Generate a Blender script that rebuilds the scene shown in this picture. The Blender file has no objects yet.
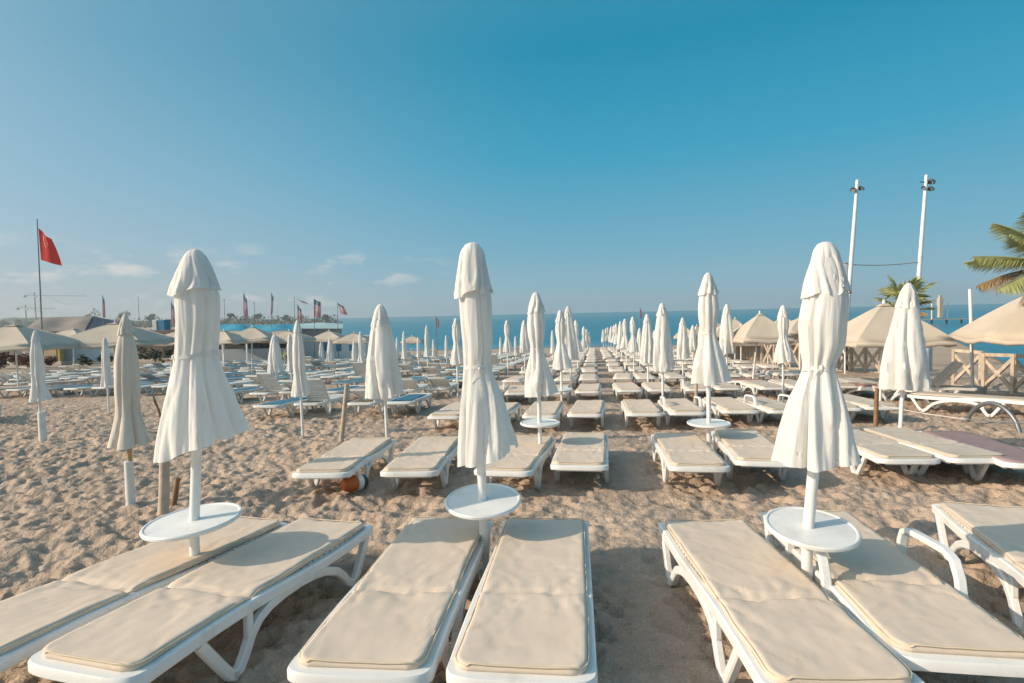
import bpy, bmesh, math, random
import numpy as np
from mathutils import Vector, Matrix

random.seed(7); np.random.seed(7)
scn = bpy.context.scene
col = scn.collection
PI = math.pi

# ------------------------------------------------------------------ camera, sky, sun, exposure
W, H = 1024, 683
F = 560.0                      # focal length in pixels
SLOPE = 22.0/F                 # the beach falls gently towards the sea
CAMH = 1.7
cam_d = bpy.data.cameras.new('camera'); cam = bpy.data.objects.new('camera', cam_d); col.objects.link(cam)
cam_d.sensor_width = 36; cam_d.lens = 36*F/W; cam_d.clip_end = 60000; cam_d.clip_start = .05
PITCH = math.atan(27/F); ROLL = math.radians(-1.27)
RM = Matrix.Rotation(PI/2-PITCH, 3, 'X') @ Matrix.Rotation(ROLL, 3, 'Z')
cam.matrix_world = Matrix.Translation((0, 0, CAMH)) @ RM.to_4x4()
scn.camera = cam

SUN_EL = math.radians(26); SUN_TRAVEL = Vector((1.0, .24, 0)).normalized()
world = bpy.data.worlds.new('World'); scn.world = world; world.use_nodes = True
wn = world.node_tree.nodes; wl = world.node_tree.links
bg = wn['Background']; bg.inputs['Strength'].default_value = .13
sky = wn.new('ShaderNodeTexSky'); sky.sky_type = 'NISHITA'; sky.sun_disc = False
sky.sun_elevation = SUN_EL
sky.sun_rotation = math.atan2(-SUN_TRAVEL.x, -SUN_TRAVEL.y)
sky.air_density = 1.0; sky.dust_density = 1.6; sky.ozone_density = 1.0; sky.altitude = 0
tc = wn.new('ShaderNodeTexCoord')
sep = wn.new('ShaderNodeSeparateXYZ'); wl.new(tc.outputs['Generated'], sep.inputs[0])
mp = wn.new('ShaderNodeMapping'); mp.inputs['Scale'].default_value = (6.5, 6.5, 19); mp.inputs['Location'].default_value = (3.1, .7, 0.4)
wl.new(tc.outputs['Generated'], mp.inputs[0])
nz = wn.new('ShaderNodeTexNoise'); nz.inputs['Scale'].default_value = 1.6; nz.inputs['Detail'].default_value = 7; nz.inputs['Roughness'].default_value = .58
wl.new(mp.outputs[0], nz.inputs[0])
cr = wn.new('ShaderNodeValToRGB'); cr.color_ramp.elements[0].position = .52; cr.color_ramp.elements[1].position = .66
wl.new(nz.outputs[0], cr.inputs[0])
def grad(stops):
    """colour of the clear air by height above the horizon (display-linear values, before strength and exposure)"""
    r = wn.new('ShaderNodeValToRGB'); e = r.color_ramp.elements; k = 1/(.13*2**.62)
    while len(e) < len(stops): e.new(.5)
    for el, (p, c) in zip(e, stops): el.position = p; el.color = (c[0]*k, c[1]*k, c[2]*k, 1)
    wl.new(sep.outputs['Z'], r.inputs[0]); return r.outputs[0]
def ramp(src, a, b, nodes=wn, links=wl):
    m = nodes.new('ShaderNodeMapRange'); m.interpolation_type = 'SMOOTHSTEP'
    m.inputs[1].default_value = a; m.inputs[2].default_value = b
    links.new(src, m.inputs[0]); return m.outputs[0]
def mul(a, b):
    m = wn.new('ShaderNodeMath'); m.operation = 'MULTIPLY'
    wl.new(a, m.inputs[0])
    if isinstance(b, float): m.inputs[1].default_value = b
    else: wl.new(b, m.inputs[1])
    return m.outputs[0]
low = mul(ramp(sep.outputs['Z'], .0, .02), ramp(sep.outputs['Z'], .135, .08))
leftm = ramp(sep.outputs['X'], .0, -.30)
cmask = mul(mul(mul(cr.outputs[0], low), leftm), .65)
cm = wn.new('ShaderNodeMix'); cm.data_type = 'RGBA'
cm.inputs[7].default_value = (3.6, 3.45, 3.35, 1)
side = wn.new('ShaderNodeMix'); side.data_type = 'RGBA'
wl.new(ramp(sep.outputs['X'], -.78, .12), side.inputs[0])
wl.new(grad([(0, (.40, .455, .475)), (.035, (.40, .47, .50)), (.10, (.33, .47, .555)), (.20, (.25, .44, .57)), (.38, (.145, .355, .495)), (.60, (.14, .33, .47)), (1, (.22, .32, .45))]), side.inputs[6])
wl.new(grad([(0, (.255, .41, .495)), (.035, (.235, .42, .525)), (.11, (.145, .385, .525)), (.26, (.034, .325, .495)), (.42, (.004, .25, .40)), (.60, (.05, .26, .40)), (1, (.20, .31, .45))]), side.inputs[7])  # topmost stops of both gradients lightened, out of view, as added overhead fill
air = wn.new('ShaderNodeMix'); air.data_type = 'RGBA'; air.inputs[0].default_value = .95
wl.new(sky.outputs[0], air.inputs[6]); wl.new(side.outputs[2], air.inputs[7])
wl.new(cmask, cm.inputs[0]); wl.new(air.outputs[2], cm.inputs[6])
# warm glow added to the air round the unseen low sun, to lift shade
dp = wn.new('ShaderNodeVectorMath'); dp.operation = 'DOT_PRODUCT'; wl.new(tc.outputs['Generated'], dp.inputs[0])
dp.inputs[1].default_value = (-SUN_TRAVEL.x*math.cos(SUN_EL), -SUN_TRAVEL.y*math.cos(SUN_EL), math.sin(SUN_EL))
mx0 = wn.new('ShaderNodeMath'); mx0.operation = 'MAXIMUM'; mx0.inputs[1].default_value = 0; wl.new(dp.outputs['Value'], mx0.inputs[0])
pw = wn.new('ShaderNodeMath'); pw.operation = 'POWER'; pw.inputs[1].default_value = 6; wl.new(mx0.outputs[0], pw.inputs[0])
fill_glow = wn.new('ShaderNodeVectorMath'); fill_glow.operation = 'SCALE'; k = 1/(.13*2**.62); fill_glow.inputs[0].default_value = (1.7*k, 1.4*k, 1.08*k); wl.new(pw.outputs[0], fill_glow.inputs['Scale'])
ad = wn.new('ShaderNodeVectorMath'); ad.operation = 'ADD'; wl.new(cm.outputs[2], ad.inputs[0]); wl.new(fill_glow.outputs[0], ad.inputs[1])
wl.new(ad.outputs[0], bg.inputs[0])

sun_d = bpy.data.lights.new('sun', 'SUN'); sun = bpy.data.objects.new('sun', sun_d); col.objects.link(sun)
sun_d.energy = 2.75; sun_d.angle = math.radians(.6); sun_d.color = (1, .82, .62)
tv = Vector((SUN_TRAVEL.x*math.cos(SUN_EL), SUN_TRAVEL.y*math.cos(SUN_EL), -math.sin(SUN_EL)))
sun.rotation_euler = tv.to_track_quat('-Z', 'Y').to_euler()
scn.view_settings.view_transform = 'Standard'; scn.view_settings.look = 'None'
scn.view_settings.exposure = .70; scn.view_settings.gamma = 1; scn.view_settings.use_curve_mapping = False

# ------------------------------------------------------------------ picture <-> place
def ray(px, py):
    return RM @ Vector(((px-W/2)/F, -(py-H/2)/F, -1))
def gz(x, y):
    """height of the ground"""
    if y < 70: return -SLOPE*y
    return -SLOPE*70
def on_ground(px, py, h=0.0):
    """the point h above the sloping beach seen at a pixel"""
    r = ray(px, py); t = (h-CAMH)/(r.z+SLOPE*r.y)
    return Vector((r.x*t, r.y*t, CAMH+r.z*t))
def at(px, py, Y):
    r = ray(px, py); t = Y/r.y
    return Vector((r.x*t, Y, CAMH+r.z*t))

# ------------------------------------------------------------------ materials
def mat(name, c, rough=.6, var=.08, scale=6, bump=0., bscale=40, metal=0, translucent=0, spec=.5, stain=None, stain_scale=3, stain_amt=.5, coord='Object'):
    m = bpy.data.materials.new(name); m.use_nodes = True
    n = m.node_tree.nodes; l = m.node_tree.links
    p = n['Principled BSDF']; p.inputs['Roughness'].default_value = rough; p.inputs['Metallic'].default_value = metal
    p.inputs['Specular IOR Level'].default_value = spec
    t = n.new('ShaderNodeTexCoord'); oi = n.new('ShaderNodeObjectInfo')
    off = n.new('ShaderNodeVectorMath'); off.operation = 'ADD'
    rr = n.new('ShaderNodeMath'); rr.operation = 'MULTIPLY'; rr.inputs[1].default_value = 37
    l.new(oi.outputs['Random'], rr.inputs[0]); l.new(t.outputs[coord], off.inputs[0]); l.new(rr.outputs[0], off.inputs[1])
    nn = n.new('ShaderNodeTexNoise'); nn.inputs['Scale'].default_value = scale; nn.inputs['Detail'].default_value = 5
    l.new(off.outputs[0], nn.inputs[0])
    mr = n.new('ShaderNodeMapRange'); mr.inputs[1].default_value = .3; mr.inputs[2].default_value = .7
    mr.inputs[3].default_value = 1-var; mr.inputs[4].default_value = 1+var
    l.new(nn.outputs[0], mr.inputs[0])
    ob = n.new('ShaderNodeMapRange'); ob.inputs[3].default_value = 1-var*.7; ob.inputs[4].default_value = 1+var*.4
    l.new(oi.outputs['Random'], ob.inputs[0])
    mm = n.new('ShaderNodeMath'); mm.operation = 'MULTIPLY'; l.new(mr.outputs[0], mm.inputs[0]); l.new(ob.outputs[0], mm.inputs[1])
    mx = n.new('ShaderNodeVectorMath'); mx.operation = 'SCALE'; mx.inputs[0].default_value = c[:3]
    l.new(mm.outputs[0], mx.inputs['Scale'])
    outc = mx.outputs[0]
    if stain:
        sn = n.new('ShaderNodeTexNoise'); sn.inputs['Scale'].default_value = stain_scale; sn.inputs['Detail'].default_value = 8; sn.inputs['Roughness'].default_value = .65
        l.new(off.outputs[0], sn.inputs[0])
        sr = n.new('ShaderNodeMapRange'); sr.inputs[1].default_value = .52; sr.inputs[2].default_value = .75; sr.inputs[4].default_value = stain_amt
        l.new(sn.outputs[0], sr.inputs[0])
        sm = n.new('ShaderNodeMix'); sm.data_type = 'RGBA'; l.new(sr.outputs[0], sm.inputs[0])
        l.new(outc, sm.inputs[6]); sm.inputs[7].default_value = (*stain, 1); outc = sm.outputs[2]
    l.new(outc, p.inputs['Base Color'])
    if bump:
        b = n.new('ShaderNodeTexNoise'); b.inputs['Detail'].default_value = 6
        if isinstance(bscale, tuple):      # drawn-out creases
            mpb = n.new('ShaderNodeMapping'); mpb.inputs['Scale'].default_value = bscale; l.new(off.outputs[0], mpb.inputs[0]); l.new(mpb.outputs[0], b.inputs[0]); b.inputs['Scale'].default_value = 1; b.inputs['Distortion'].default_value = .4
        else:
            b.inputs['Scale'].default_value = bscale; l.new(off.outputs[0], b.inputs[0])
        bp = n.new('ShaderNodeBump'); bp.inputs['Strength'].default_value = bump; bp.inputs['Distance'].default_value = .02
        l.new(b.outputs[0], bp.inputs['Height']); l.new(bp.outputs[0], p.inputs['Normal'])
    if translucent:
        tr = n.new('ShaderNodeBsdfTranslucent'); l.new(outc, tr.inputs['Color'])
        ms = n.new('ShaderNodeMixShader'); ms.inputs[0].default_value = translucent
        l.new(p.outputs[0], ms.inputs[1]); l.new(tr.outputs[0], ms.inputs[2])
        l.new(ms.outputs[0], n['Material Output'].inputs[0])
    return m
M = {}
M['plastic'] = mat('white_plastic', (.80, .80, .78), .38, .04, 5, .03, 120, stain=(.52, .46, .38), stain_scale=6, stain_amt=.5)
M['old_plastic'] = mat('weathered_plastic', (.66, .67, .64), .5, .08, 5, .03, 120, stain=(.42, .38, .32), stain_scale=4, stain_amt=.5)
M['cushion'] = mat('cream_cushion_cloth', (.69, .575, .465), .85, .04, 5, .09, (11, 5, 8), stain=(.55, .45, .33), stain_scale=2.5, stain_amt=.4, spec=.2)
M['cushion_grey'] = mat('faded_cushion_cloth', (.58, .51, .43), .88, .07, 5, .10, 160, stain=(.42, .35, .28), stain_scale=2.5, stain_amt=.4, spec=.2)
M['canopy'] = mat('white_parasol_cloth', (.86, .85, .825), .85, .03, 3, .5, (24, 24, 2.0), translucent=.28, spec=.15, stain=(.72, .67, .58), stain_scale=2.2, stain_amt=.35)
M['canopy_dirty'] = mat('soiled_parasol_cloth', (.76, .69, .60), .88, .06, 3, .35, (16, 16, 1.6), translucent=.15, spec=.15, stain=(.55, .46, .37), stain_scale=3, stain_amt=.4)
M['beige'] = mat('beige_parasol_cloth', (.70, .61, .50), .88, .05, 2, .05, 60, translucent=.22, spec=.15, stain=(.58, .48, .38), stain_scale=1.2, stain_amt=.4)
M['seam'] = mat('cream_piping', (.66, .55, .40), .85, .05, 8)
M['wood'] = mat('pale_timber', (.52, .43, .34), .75, .18, 9, .3, 30, stain=(.30, .23, .16), stain_scale=6)
M['brown_wood'] = mat('brown_timber', (.24, .13, .07), .75, .2, 9, .3, 30)
M['bamboo'] = mat('bamboo_pole', (.48, .33, .17), .6, .15, 12)
M['blue'] = mat('blue_towel', (.035, .17, .27), .95, .15, 10, .3, 80)
M['blue_dk'] = mat('teal_towel', (.05, .23, .32), .95, .2, 10, .3, 80)
M['red'] = mat('red_flag_cloth', (.80, .07, .05), .8, .06, 3, translucent=.5)
M['flag_pink'] = mat('faded_print', (.74, .45, .42), .8, .05, 3, translucent=.3)
M['flag_white'] = mat('flag_white_cloth', (.72, .70, .68), .8, .05, 3, translucent=.3)
M['flag_blue'] = mat('flag_blue_cloth', (.22, .25, .30), .8, .05, 3, translucent=.35)
M['flag_red'] = mat('flag_red_cloth', (.62, .30, .31), .8, .05, 3, translucent=.3)
M['steel'] = mat('grey_steel', (.22, .23, .24), .45, .1, 8, metal=.6)
M['white_pole'] = mat('white_painted_pole', (.78, .78, .76), .4, .06, 3, stain=(.4, .33, .27), stain_scale=2, stain_amt=.4)
M['dark'] = mat('dark_housing', (.03, .03, .035), .5, .1, 8)
M['glass'] = mat('lamp_glass', (.35, .38, .40), .15, .02, 8)
M['turq'] = mat('turquoise_awning_cloth', (.04, .34, .50), .8, .10, .5, .05, 20, translucent=.15, stain=(.25, .50, .58), stain_scale=.4, stain_amt=.6)
M['pale_turq'] = mat('pale_awning_cloth', (.42, .60, .62), .8, .08, .5, translucent=.15)
M['wall_white'] = mat('white_wall_paint', (.72, .73, .72), .8, .05, 1, .1, 20, stain=(.5, .47, .42), stain_scale=.8)
M['wall_grey'] = mat('grey_screen', (.34, .36, .38), .85, .1, 1, .1, 20)
M['wall_blue'] = mat('pale_blue_painted_wall', (.40, .50, .54), .8, .10, .6, .1, 20, stain=(.48, .33, .33), stain_scale=.35, stain_amt=.7)
M['window_blue'] = mat('blue_shutter', (.04, .22, .34), .5, .1, 2)
M['tan'] = mat('tan_panel', (.52, .38, .25), .8, .1, 2)
M['yellow'] = mat('ochre_board', (.55, .40, .10), .7, .1, 2)
M['tarp'] = mat('grey_tarpaulin', (.26, .22, .19), .85, .12, .5, .2, 3)
M['navy'] = mat('dark_blue_sheet', (.03, .055, .09), .7, .12, .5, .2, 3)
M['brown_roof'] = mat('brown_roof_sheet', (.17, .13, .10), .85, .15, 1)
M['hedge'] = mat('dark_hedge_leaves', (.05, .065, .035), .8, .35, 2)
M['leaf'] = mat('far_foliage', (.055, .085, .045), .8, .3, .2)
M['scrub'] = mat('dry_scrub', (.22, .12, .07), .9, .4, 2)
M['palm'] = mat('palm_green', (.38, .40, .17), .6, .25, 3, translucent=.25)
M['palm_dry'] = mat('palm_dry', (.38, .27, .13), .75, .25, 3, translucent=.2)
M['bark'] = mat('palm_bark', (.17, .11, .07), .9, .3, 8, .8, 20)
M['hill'] = mat('far_hill_scrub', (.07, .09, .055), .9, .35, .03)
M['orange'] = mat('orange_plastic', (.55, .14, .03), .5, .15, 9)
M['purple'] = mat('mauve_mesh', (.31, .22, .22), .8, .12, 8)
M['maroon'] = mat('dusty_red_mesh', (.36, .20, .17), .8, .15, 8)
M['concrete'] = mat('concrete', (.42, .40, .37), .9, .12, 8, .3, 40)
M['road'] = mat('packed_track', (.36, .28, .21), .95, .1, .5)
M['rope'] = mat('rope', (.72, .68, .60), .8, .05, 20)
M['towel_white'] = mat('pale_towel', (.66, .70, .72), .95, .06, 6, .3, 90)
M['dark_grey'] = mat('mottled_dark_grey', (.06, .06, .06), .9, .5, 4)

def sand_material():
    m = bpy.data.materials.new('beach_sand'); m.use_nodes = True
    n = m.node_tree.nodes; l = m.node_tree.links; p = n['Principled BSDF']
    p.inputs['Roughness'].default_value = .95; p.inputs['Specular IOR Level'].default_value = .1
    t = n.new('ShaderNodeTexCoord')
    def noise(s, d=6, r=.6):
        a = n.new('ShaderNodeTexNoise'); a.inputs['Scale'].default_value = s; a.inputs['Detail'].default_value = d; a.inputs['Roughness'].default_value = r
        l.new(t.outputs['Object'], a.inputs[0]); return a.outputs[0]
    r1 = n.new('ShaderNodeValToRGB'); r1.color_ramp.elements[0].position = .32; r1.color_ramp.elements[1].position = .7
    r1.color_ramp.elements[0].color = (.42, .325, .25, 1); r1.color_ramp.elements[1].color = (.56, .445, .35, 1)
    l.new(noise(1.1, 8, .7), r1.inputs[0])
    r2 = n.new('ShaderNodeValToRGB'); r2.color_ramp.elements[0].position = .35; r2.color_ramp.elements[1].position = .65
    r2.color_ramp.elements[0].color = (.80, .80, .80, 1); r2.color_ramp.elements[1].color = (1.12, 1.10, 1.08, 1)
    l.new(noise(90, 4, .7), r2.inputs[0])
    mx = n.new('ShaderNodeMix'); mx.data_type = 'RGBA'; mx.blend_type = 'MULTIPLY'; mx.inputs[0].default_value = 1
    l.new(r1.outputs[0], mx.inputs[6]); l.new(r2.outputs[0], mx.inputs[7])
    # a few darker bits of weed and grit
    r3 = n.new('ShaderNodeValToRGB'); r3.color_ramp.elements[0].position = .70; r3.color_ramp.elements[1].position = .76
    l.new(noise(22, 3, .5), r3.inputs[0])
    mx2 = n.new('ShaderNodeMix'); mx2.data_type = 'RGBA'; l.new(mx.outputs[2], mx2.inputs[6]); mx2.inputs[7].default_value = (.20, .15, .11, 1)
    ml = n.new('ShaderNodeMath'); ml.operation = 'MULTIPLY'; ml.inputs[1].default_value = .6; l.new(r3.outputs[0], ml.inputs[0]); l.new(ml.outputs[0], mx2.inputs[0])
    l.new(mx2.outputs[2], p.inputs['Base Color'])
    b1 = n.new('ShaderNodeBump'); b1.inputs['Strength'].default_value = 1.0; b1.inputs['Distance'].default_value = .05; l.new(noise(9, 4, .6), b1.inputs['Height'])
    b2 = n.new('ShaderNodeBump'); b2.inputs['Strength'].default_value = .5; b2.inputs['Distance'].default_value = .012; l.new(noise(70, 5, .7), b2.inputs['Height'])
    l.new(b1.outputs[0], b2.inputs['Normal']); l.new(b2.outputs[0], p.inputs['Normal'])
    return m
def sea_material():
    m = bpy.data.materials.new('sea_water'); m.use_nodes = True
    n = m.node_tree.nodes; l = m.node_tree.links; p = n['Principled BSDF']
    p.inputs['Roughness'].default_value = .28; p.inputs['Specular IOR Level'].default_value = .30
    t = n.new('ShaderNodeTexCoord')
    mpn = n.new('ShaderNodeMapping'); mpn.inputs['Scale'].default_value = (.012, .05, 1); l.new(t.outputs['Object'], mpn.inputs[0])
    a = n.new('ShaderNodeTexNoise'); a.inputs['Scale'].default_value = 1; a.inputs['Detail'].default_value = 6; l.new(mpn.outputs[0], a.inputs[0])
    r = n.new('ShaderNodeValToRGB'); r.color_ramp.elements[0].position = .35; r.color_ramp.elements[1].position = .68
    r.color_ramp.elements[0].color = (.005, .14, .215, 1); r.color_ramp.elements[1].color = (.012, .225, .32, 1)
    l.new(a.outputs[0], r.inputs[0]); l.new(r.outputs[0], p.inputs['Base Color'])
    m2 = n.new('ShaderNodeMapping'); m2.inputs['Scale'].default_value = (.25, 1.1, 1); l.new(t.outputs['Object'], m2.inputs[0])
    w = n.new('ShaderNodeTexNoise'); w.inputs['Scale'].default_value = 1; w.inputs['Detail'].default_value = 5; l.new(m2.outputs[0], w.inputs[0])
    b = n.new('ShaderNodeBump'); b.inputs['Strength'].default_value = .6; b.inputs['Distance'].default_value = .5; l.new(w.outputs[0], b.inputs['Height'])
    l.new(b.outputs[0], p.inputs['Normal'])
    return m
M['sand'] = sand_material(); M['sea'] = sea_material()

# ------------------------------------------------------------------ mesh helpers
class MB:
    """collects boxes, bars, tubes and sheets; build() links them as ONE mesh object"""
    def __init__(s): s.v = []; s.f = []; s.mi = []; s.cur = 0
    def add(s, vs, fs):
        o = len(s.v); s.v += [tuple(v) for v in vs]; s.f += [tuple(i+o for i in f) for f in fs]; s.mi += [s.cur]*len(fs)
    def box(s, c, d, R=None):
        c = Vector(c); vs = []
        for i in (-.5, .5):
            for j in (-.5, .5):
                for k in (-.5, .5):
                    p = Vector((i*d[0], j*d[1], k*d[2]))
                    if R: p = R @ p
                    vs.append(c+p)
        s.add(vs, [(0, 1, 3, 2), (4, 6, 7, 5), (0, 4, 5, 1), (2, 3, 7, 6), (0, 2, 6, 4), (1, 5, 7, 3)])
    def beam(s, a, b, w, h=None, up=(0, 0, 1)):
        a = Vector(a); b = Vector(b); h = h or w; d = (b-a).normalized()
        u = Vector(up)
        if abs(d.dot(u)) > .98: u = Vector((0, 1, 0))
        x = d.cross(u).normalized(); z = x.cross(d)
        vs = [p+x*i*w/2+z*j*h/2 for p in (a, b) for i, j in ((-1, -1), (1, -1), (1, 1), (-1, 1))]
        s.add(vs, [(3, 2, 1, 0), (4, 5, 6, 7), (0, 1, 5, 4), (1, 2, 6, 5), (2, 3, 7, 6), (3, 0, 4, 7)])
    def tube(s, pts, r, n=10, caps=True, sq=None):
        """round tube along pts (r a number or a list), or a bar of section sq=(w,h) kept upright in the x axis"""
        pts = [Vector(p) for p in pts]; N = len(pts); vs = []; fs = []
        if sq: n = 8
        up = Vector((0, 0, 1))
        for i, p in enumerate(pts):
            d = (pts[min(i+1, N-1)]-pts[max(i-1, 0)]).normalized()
            if sq:
                x = Vector((1, 0, 0)); z = x.cross(d).normalized(); w, h = sq[0]/2, sq[1]/2; c = min(w, h)*.35
                ring = [(-w, -h+c), (-w+c, -h), (w-c, -h), (w, -h+c), (w, h-c), (w-c, h), (-w+c, h), (-w, h-c)]
                vs += [p+x*a+z*b for a, b in ring]
            else:
                u = up if abs(d.dot(up)) < .95 else Vector((0, 1, 0))
                x = d.cross(u).normalized(); z = x.cross(d); rr = r[i] if isinstance(r, (list, tuple)) else r
                vs += [p+x*math.cos(2*PI*k/n)*rr+z*math.sin(2*PI*k/n)*rr for k in range(n)]
        for i in range(N-1):
            for k in range(n): fs.append((i*n+k, i*n+(k+1) % n, (i+1)*n+(k+1) % n, (i+1)*n+k))
        if caps: fs.append(tuple(range(n-1, -1, -1))); fs.append(tuple((N-1)*n+k for k in range(n)))
        s.add(vs, fs)
    def lathe(s, prof, n=32, c=(0, 0, 0)):
        vs = []; fs = []; N = len(prof)
        for r, z in prof: vs += [(c[0]+r*math.cos(2*PI*k/n), c[1]+r*math.sin(2*PI*k/n), c[2]+z) for k in range(n)]
        for i in range(N-1):
            for k in range(n): fs.append((i*n+k, i*n+(k+1) % n, (i+1)*n+(k+1) % n, (i+1)*n+k))
        fs.append(tuple(range(n-1, -1, -1))); fs.append(tuple((N-1)*n+k for k in range(n)))
        s.add(vs, fs)
    def grid(s, P):
        """P: rows of points"""
        r = len(P); c = len(P[0]); s.add([p for row in P for p in row], [(i*c+j, i*c+j+1, (i+1)*c+j+1, (i+1)*c+j) for i in range(r-1) for j in range(c-1)])
    def mesh(s, name, mats, smooth=False, bevel=0):
        me = bpy.data.meshes.new(name); me.from_pydata(s.v, [], s.f)
        for m in (mats if isinstance(mats, (list, tuple)) else [mats]): me.materials.append(m)
        if len(me.materials) > 1: me.polygons.foreach_set('material_index', s.mi)
        bm = bmesh.new(); bm.from_mesh(me); bmesh.ops.recalc_face_normals(bm, faces=bm.faces)
        if bevel:
            ed = [e for e in bm.edges if len(e.link_faces) == 2 and e.calc_face_angle(0) > .6]
            bmesh.ops.bevel(bm, geom=ed, offset=bevel, segments=2, affect='EDGES', profile=.5, clamp_overlap=True)
        bm.to_mesh(me); bm.free()
        if smooth: me.polygons.foreach_set('use_smooth', [True]*len(me.polygons)); me.set_sharp_from_angle(angle=math.radians(smooth if smooth is not True else 50))
        me.update(); return me
    def build(s, name, mats, parent=None, smooth=False, bevel=0):
        return put(name, s.mesh(name, mats, smooth, bevel), parent)
def put(name, me, parent=None):
    o = bpy.data.objects.new(name, me); col.objects.link(o)
    if parent: o.parent = parent
    return o
def tag(o, label=None, cat=None, group=None, kind=None):
    for k, v in (('label', label), ('category', cat), ('group', group), ('kind', kind)):
        if v: o[k] = v
    return o
def empty(name, loc, label, cat, group=None, rz=0, R=None):
    o = bpy.data.objects.new(name, None); col.objects.link(o); o.empty_display_size = .2
    o.location = loc
    o.rotation_euler = R.to_euler() if R else (0, 0, rz)
    return tag(o, label, cat, group)
def kids(o): return [c for c in bpy.data.objects if c.parent == o]
class Kind:
    """a thing built once; place() links a copy of it and of each of its parts"""
    def __init__(s, name, parts): s.name = name; s.parts = parts   # parts: (name, mesh, matrix or None, [subparts])
    def place(s, loc, R, label, cat, group):
        r = empty(s.name, loc, label, cat, group, R=R)
        for nm, me, mt, subs in s.parts:
            p = put(nm, me, r)
            if mt is not None: p.matrix_local = mt
            for n2, m2 in subs: put(n2, m2, p)
        return r
def ground_frame(yaw):
    """upright frame tilted to lie on the beach slope, +Y heading along yaw (0 = straight to sea)"""
    n = Vector((0, SLOPE, 1)).normalized()
    y = Vector((math.sin(yaw), math.cos(yaw), 0)); y = (y-n*y.dot(n)).normalized(); x = y.cross(n)
    return Matrix((x, y, n)).transposed()

# noise in numpy
def vnoise(x, y, seed=0):
    rng = np.random.RandomState(seed); T = rng.rand(256, 256).astype(np.float32)
    xi = np.floor(x).astype(int); yi = np.floor(y).astype(int); fx = x-xi; fy = y-yi
    fx = fx*fx*fx*(fx*(fx*6-15)+10); fy = fy*fy*fy*(fy*(fy*6-15)+10)
    g = lambda a, b: T[a % 256, b % 256]
    return (g(xi, yi)*(1-fx)+g(xi+1, yi)*fx)*(1-fy)+(g(xi, yi+1)*(1-fx)+g(xi+1, yi+1)*fx)*fy-.5
def worley(x, y, seed=0, jit=.9):
    rng = np.random.RandomState(seed); A = rng.rand(256, 256, 3).astype(np.float32)
    xi = np.floor(x).astype(int); yi = np.floor(y).astype(int)
    best = np.full(x.shape, 9., np.float32); sec = best.copy(); amp = np.ones_like(best)
    for dx in (-1, 0, 1):
        for dy in (-1, 0, 1):
            c = A[(xi+dx) % 256, (yi+dy) % 256]
            d = np.hypot(xi+dx+.5+(c[..., 0]-.5)*jit-x, yi+dy+.5+(c[..., 1]-.5)*jit-y)
            sec = np.where(d < best, best, np.minimum(sec, d)); amp = np.where(d < best, c[..., 2], amp); best = np.minimum(best, d)
    return best, sec, amp

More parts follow.
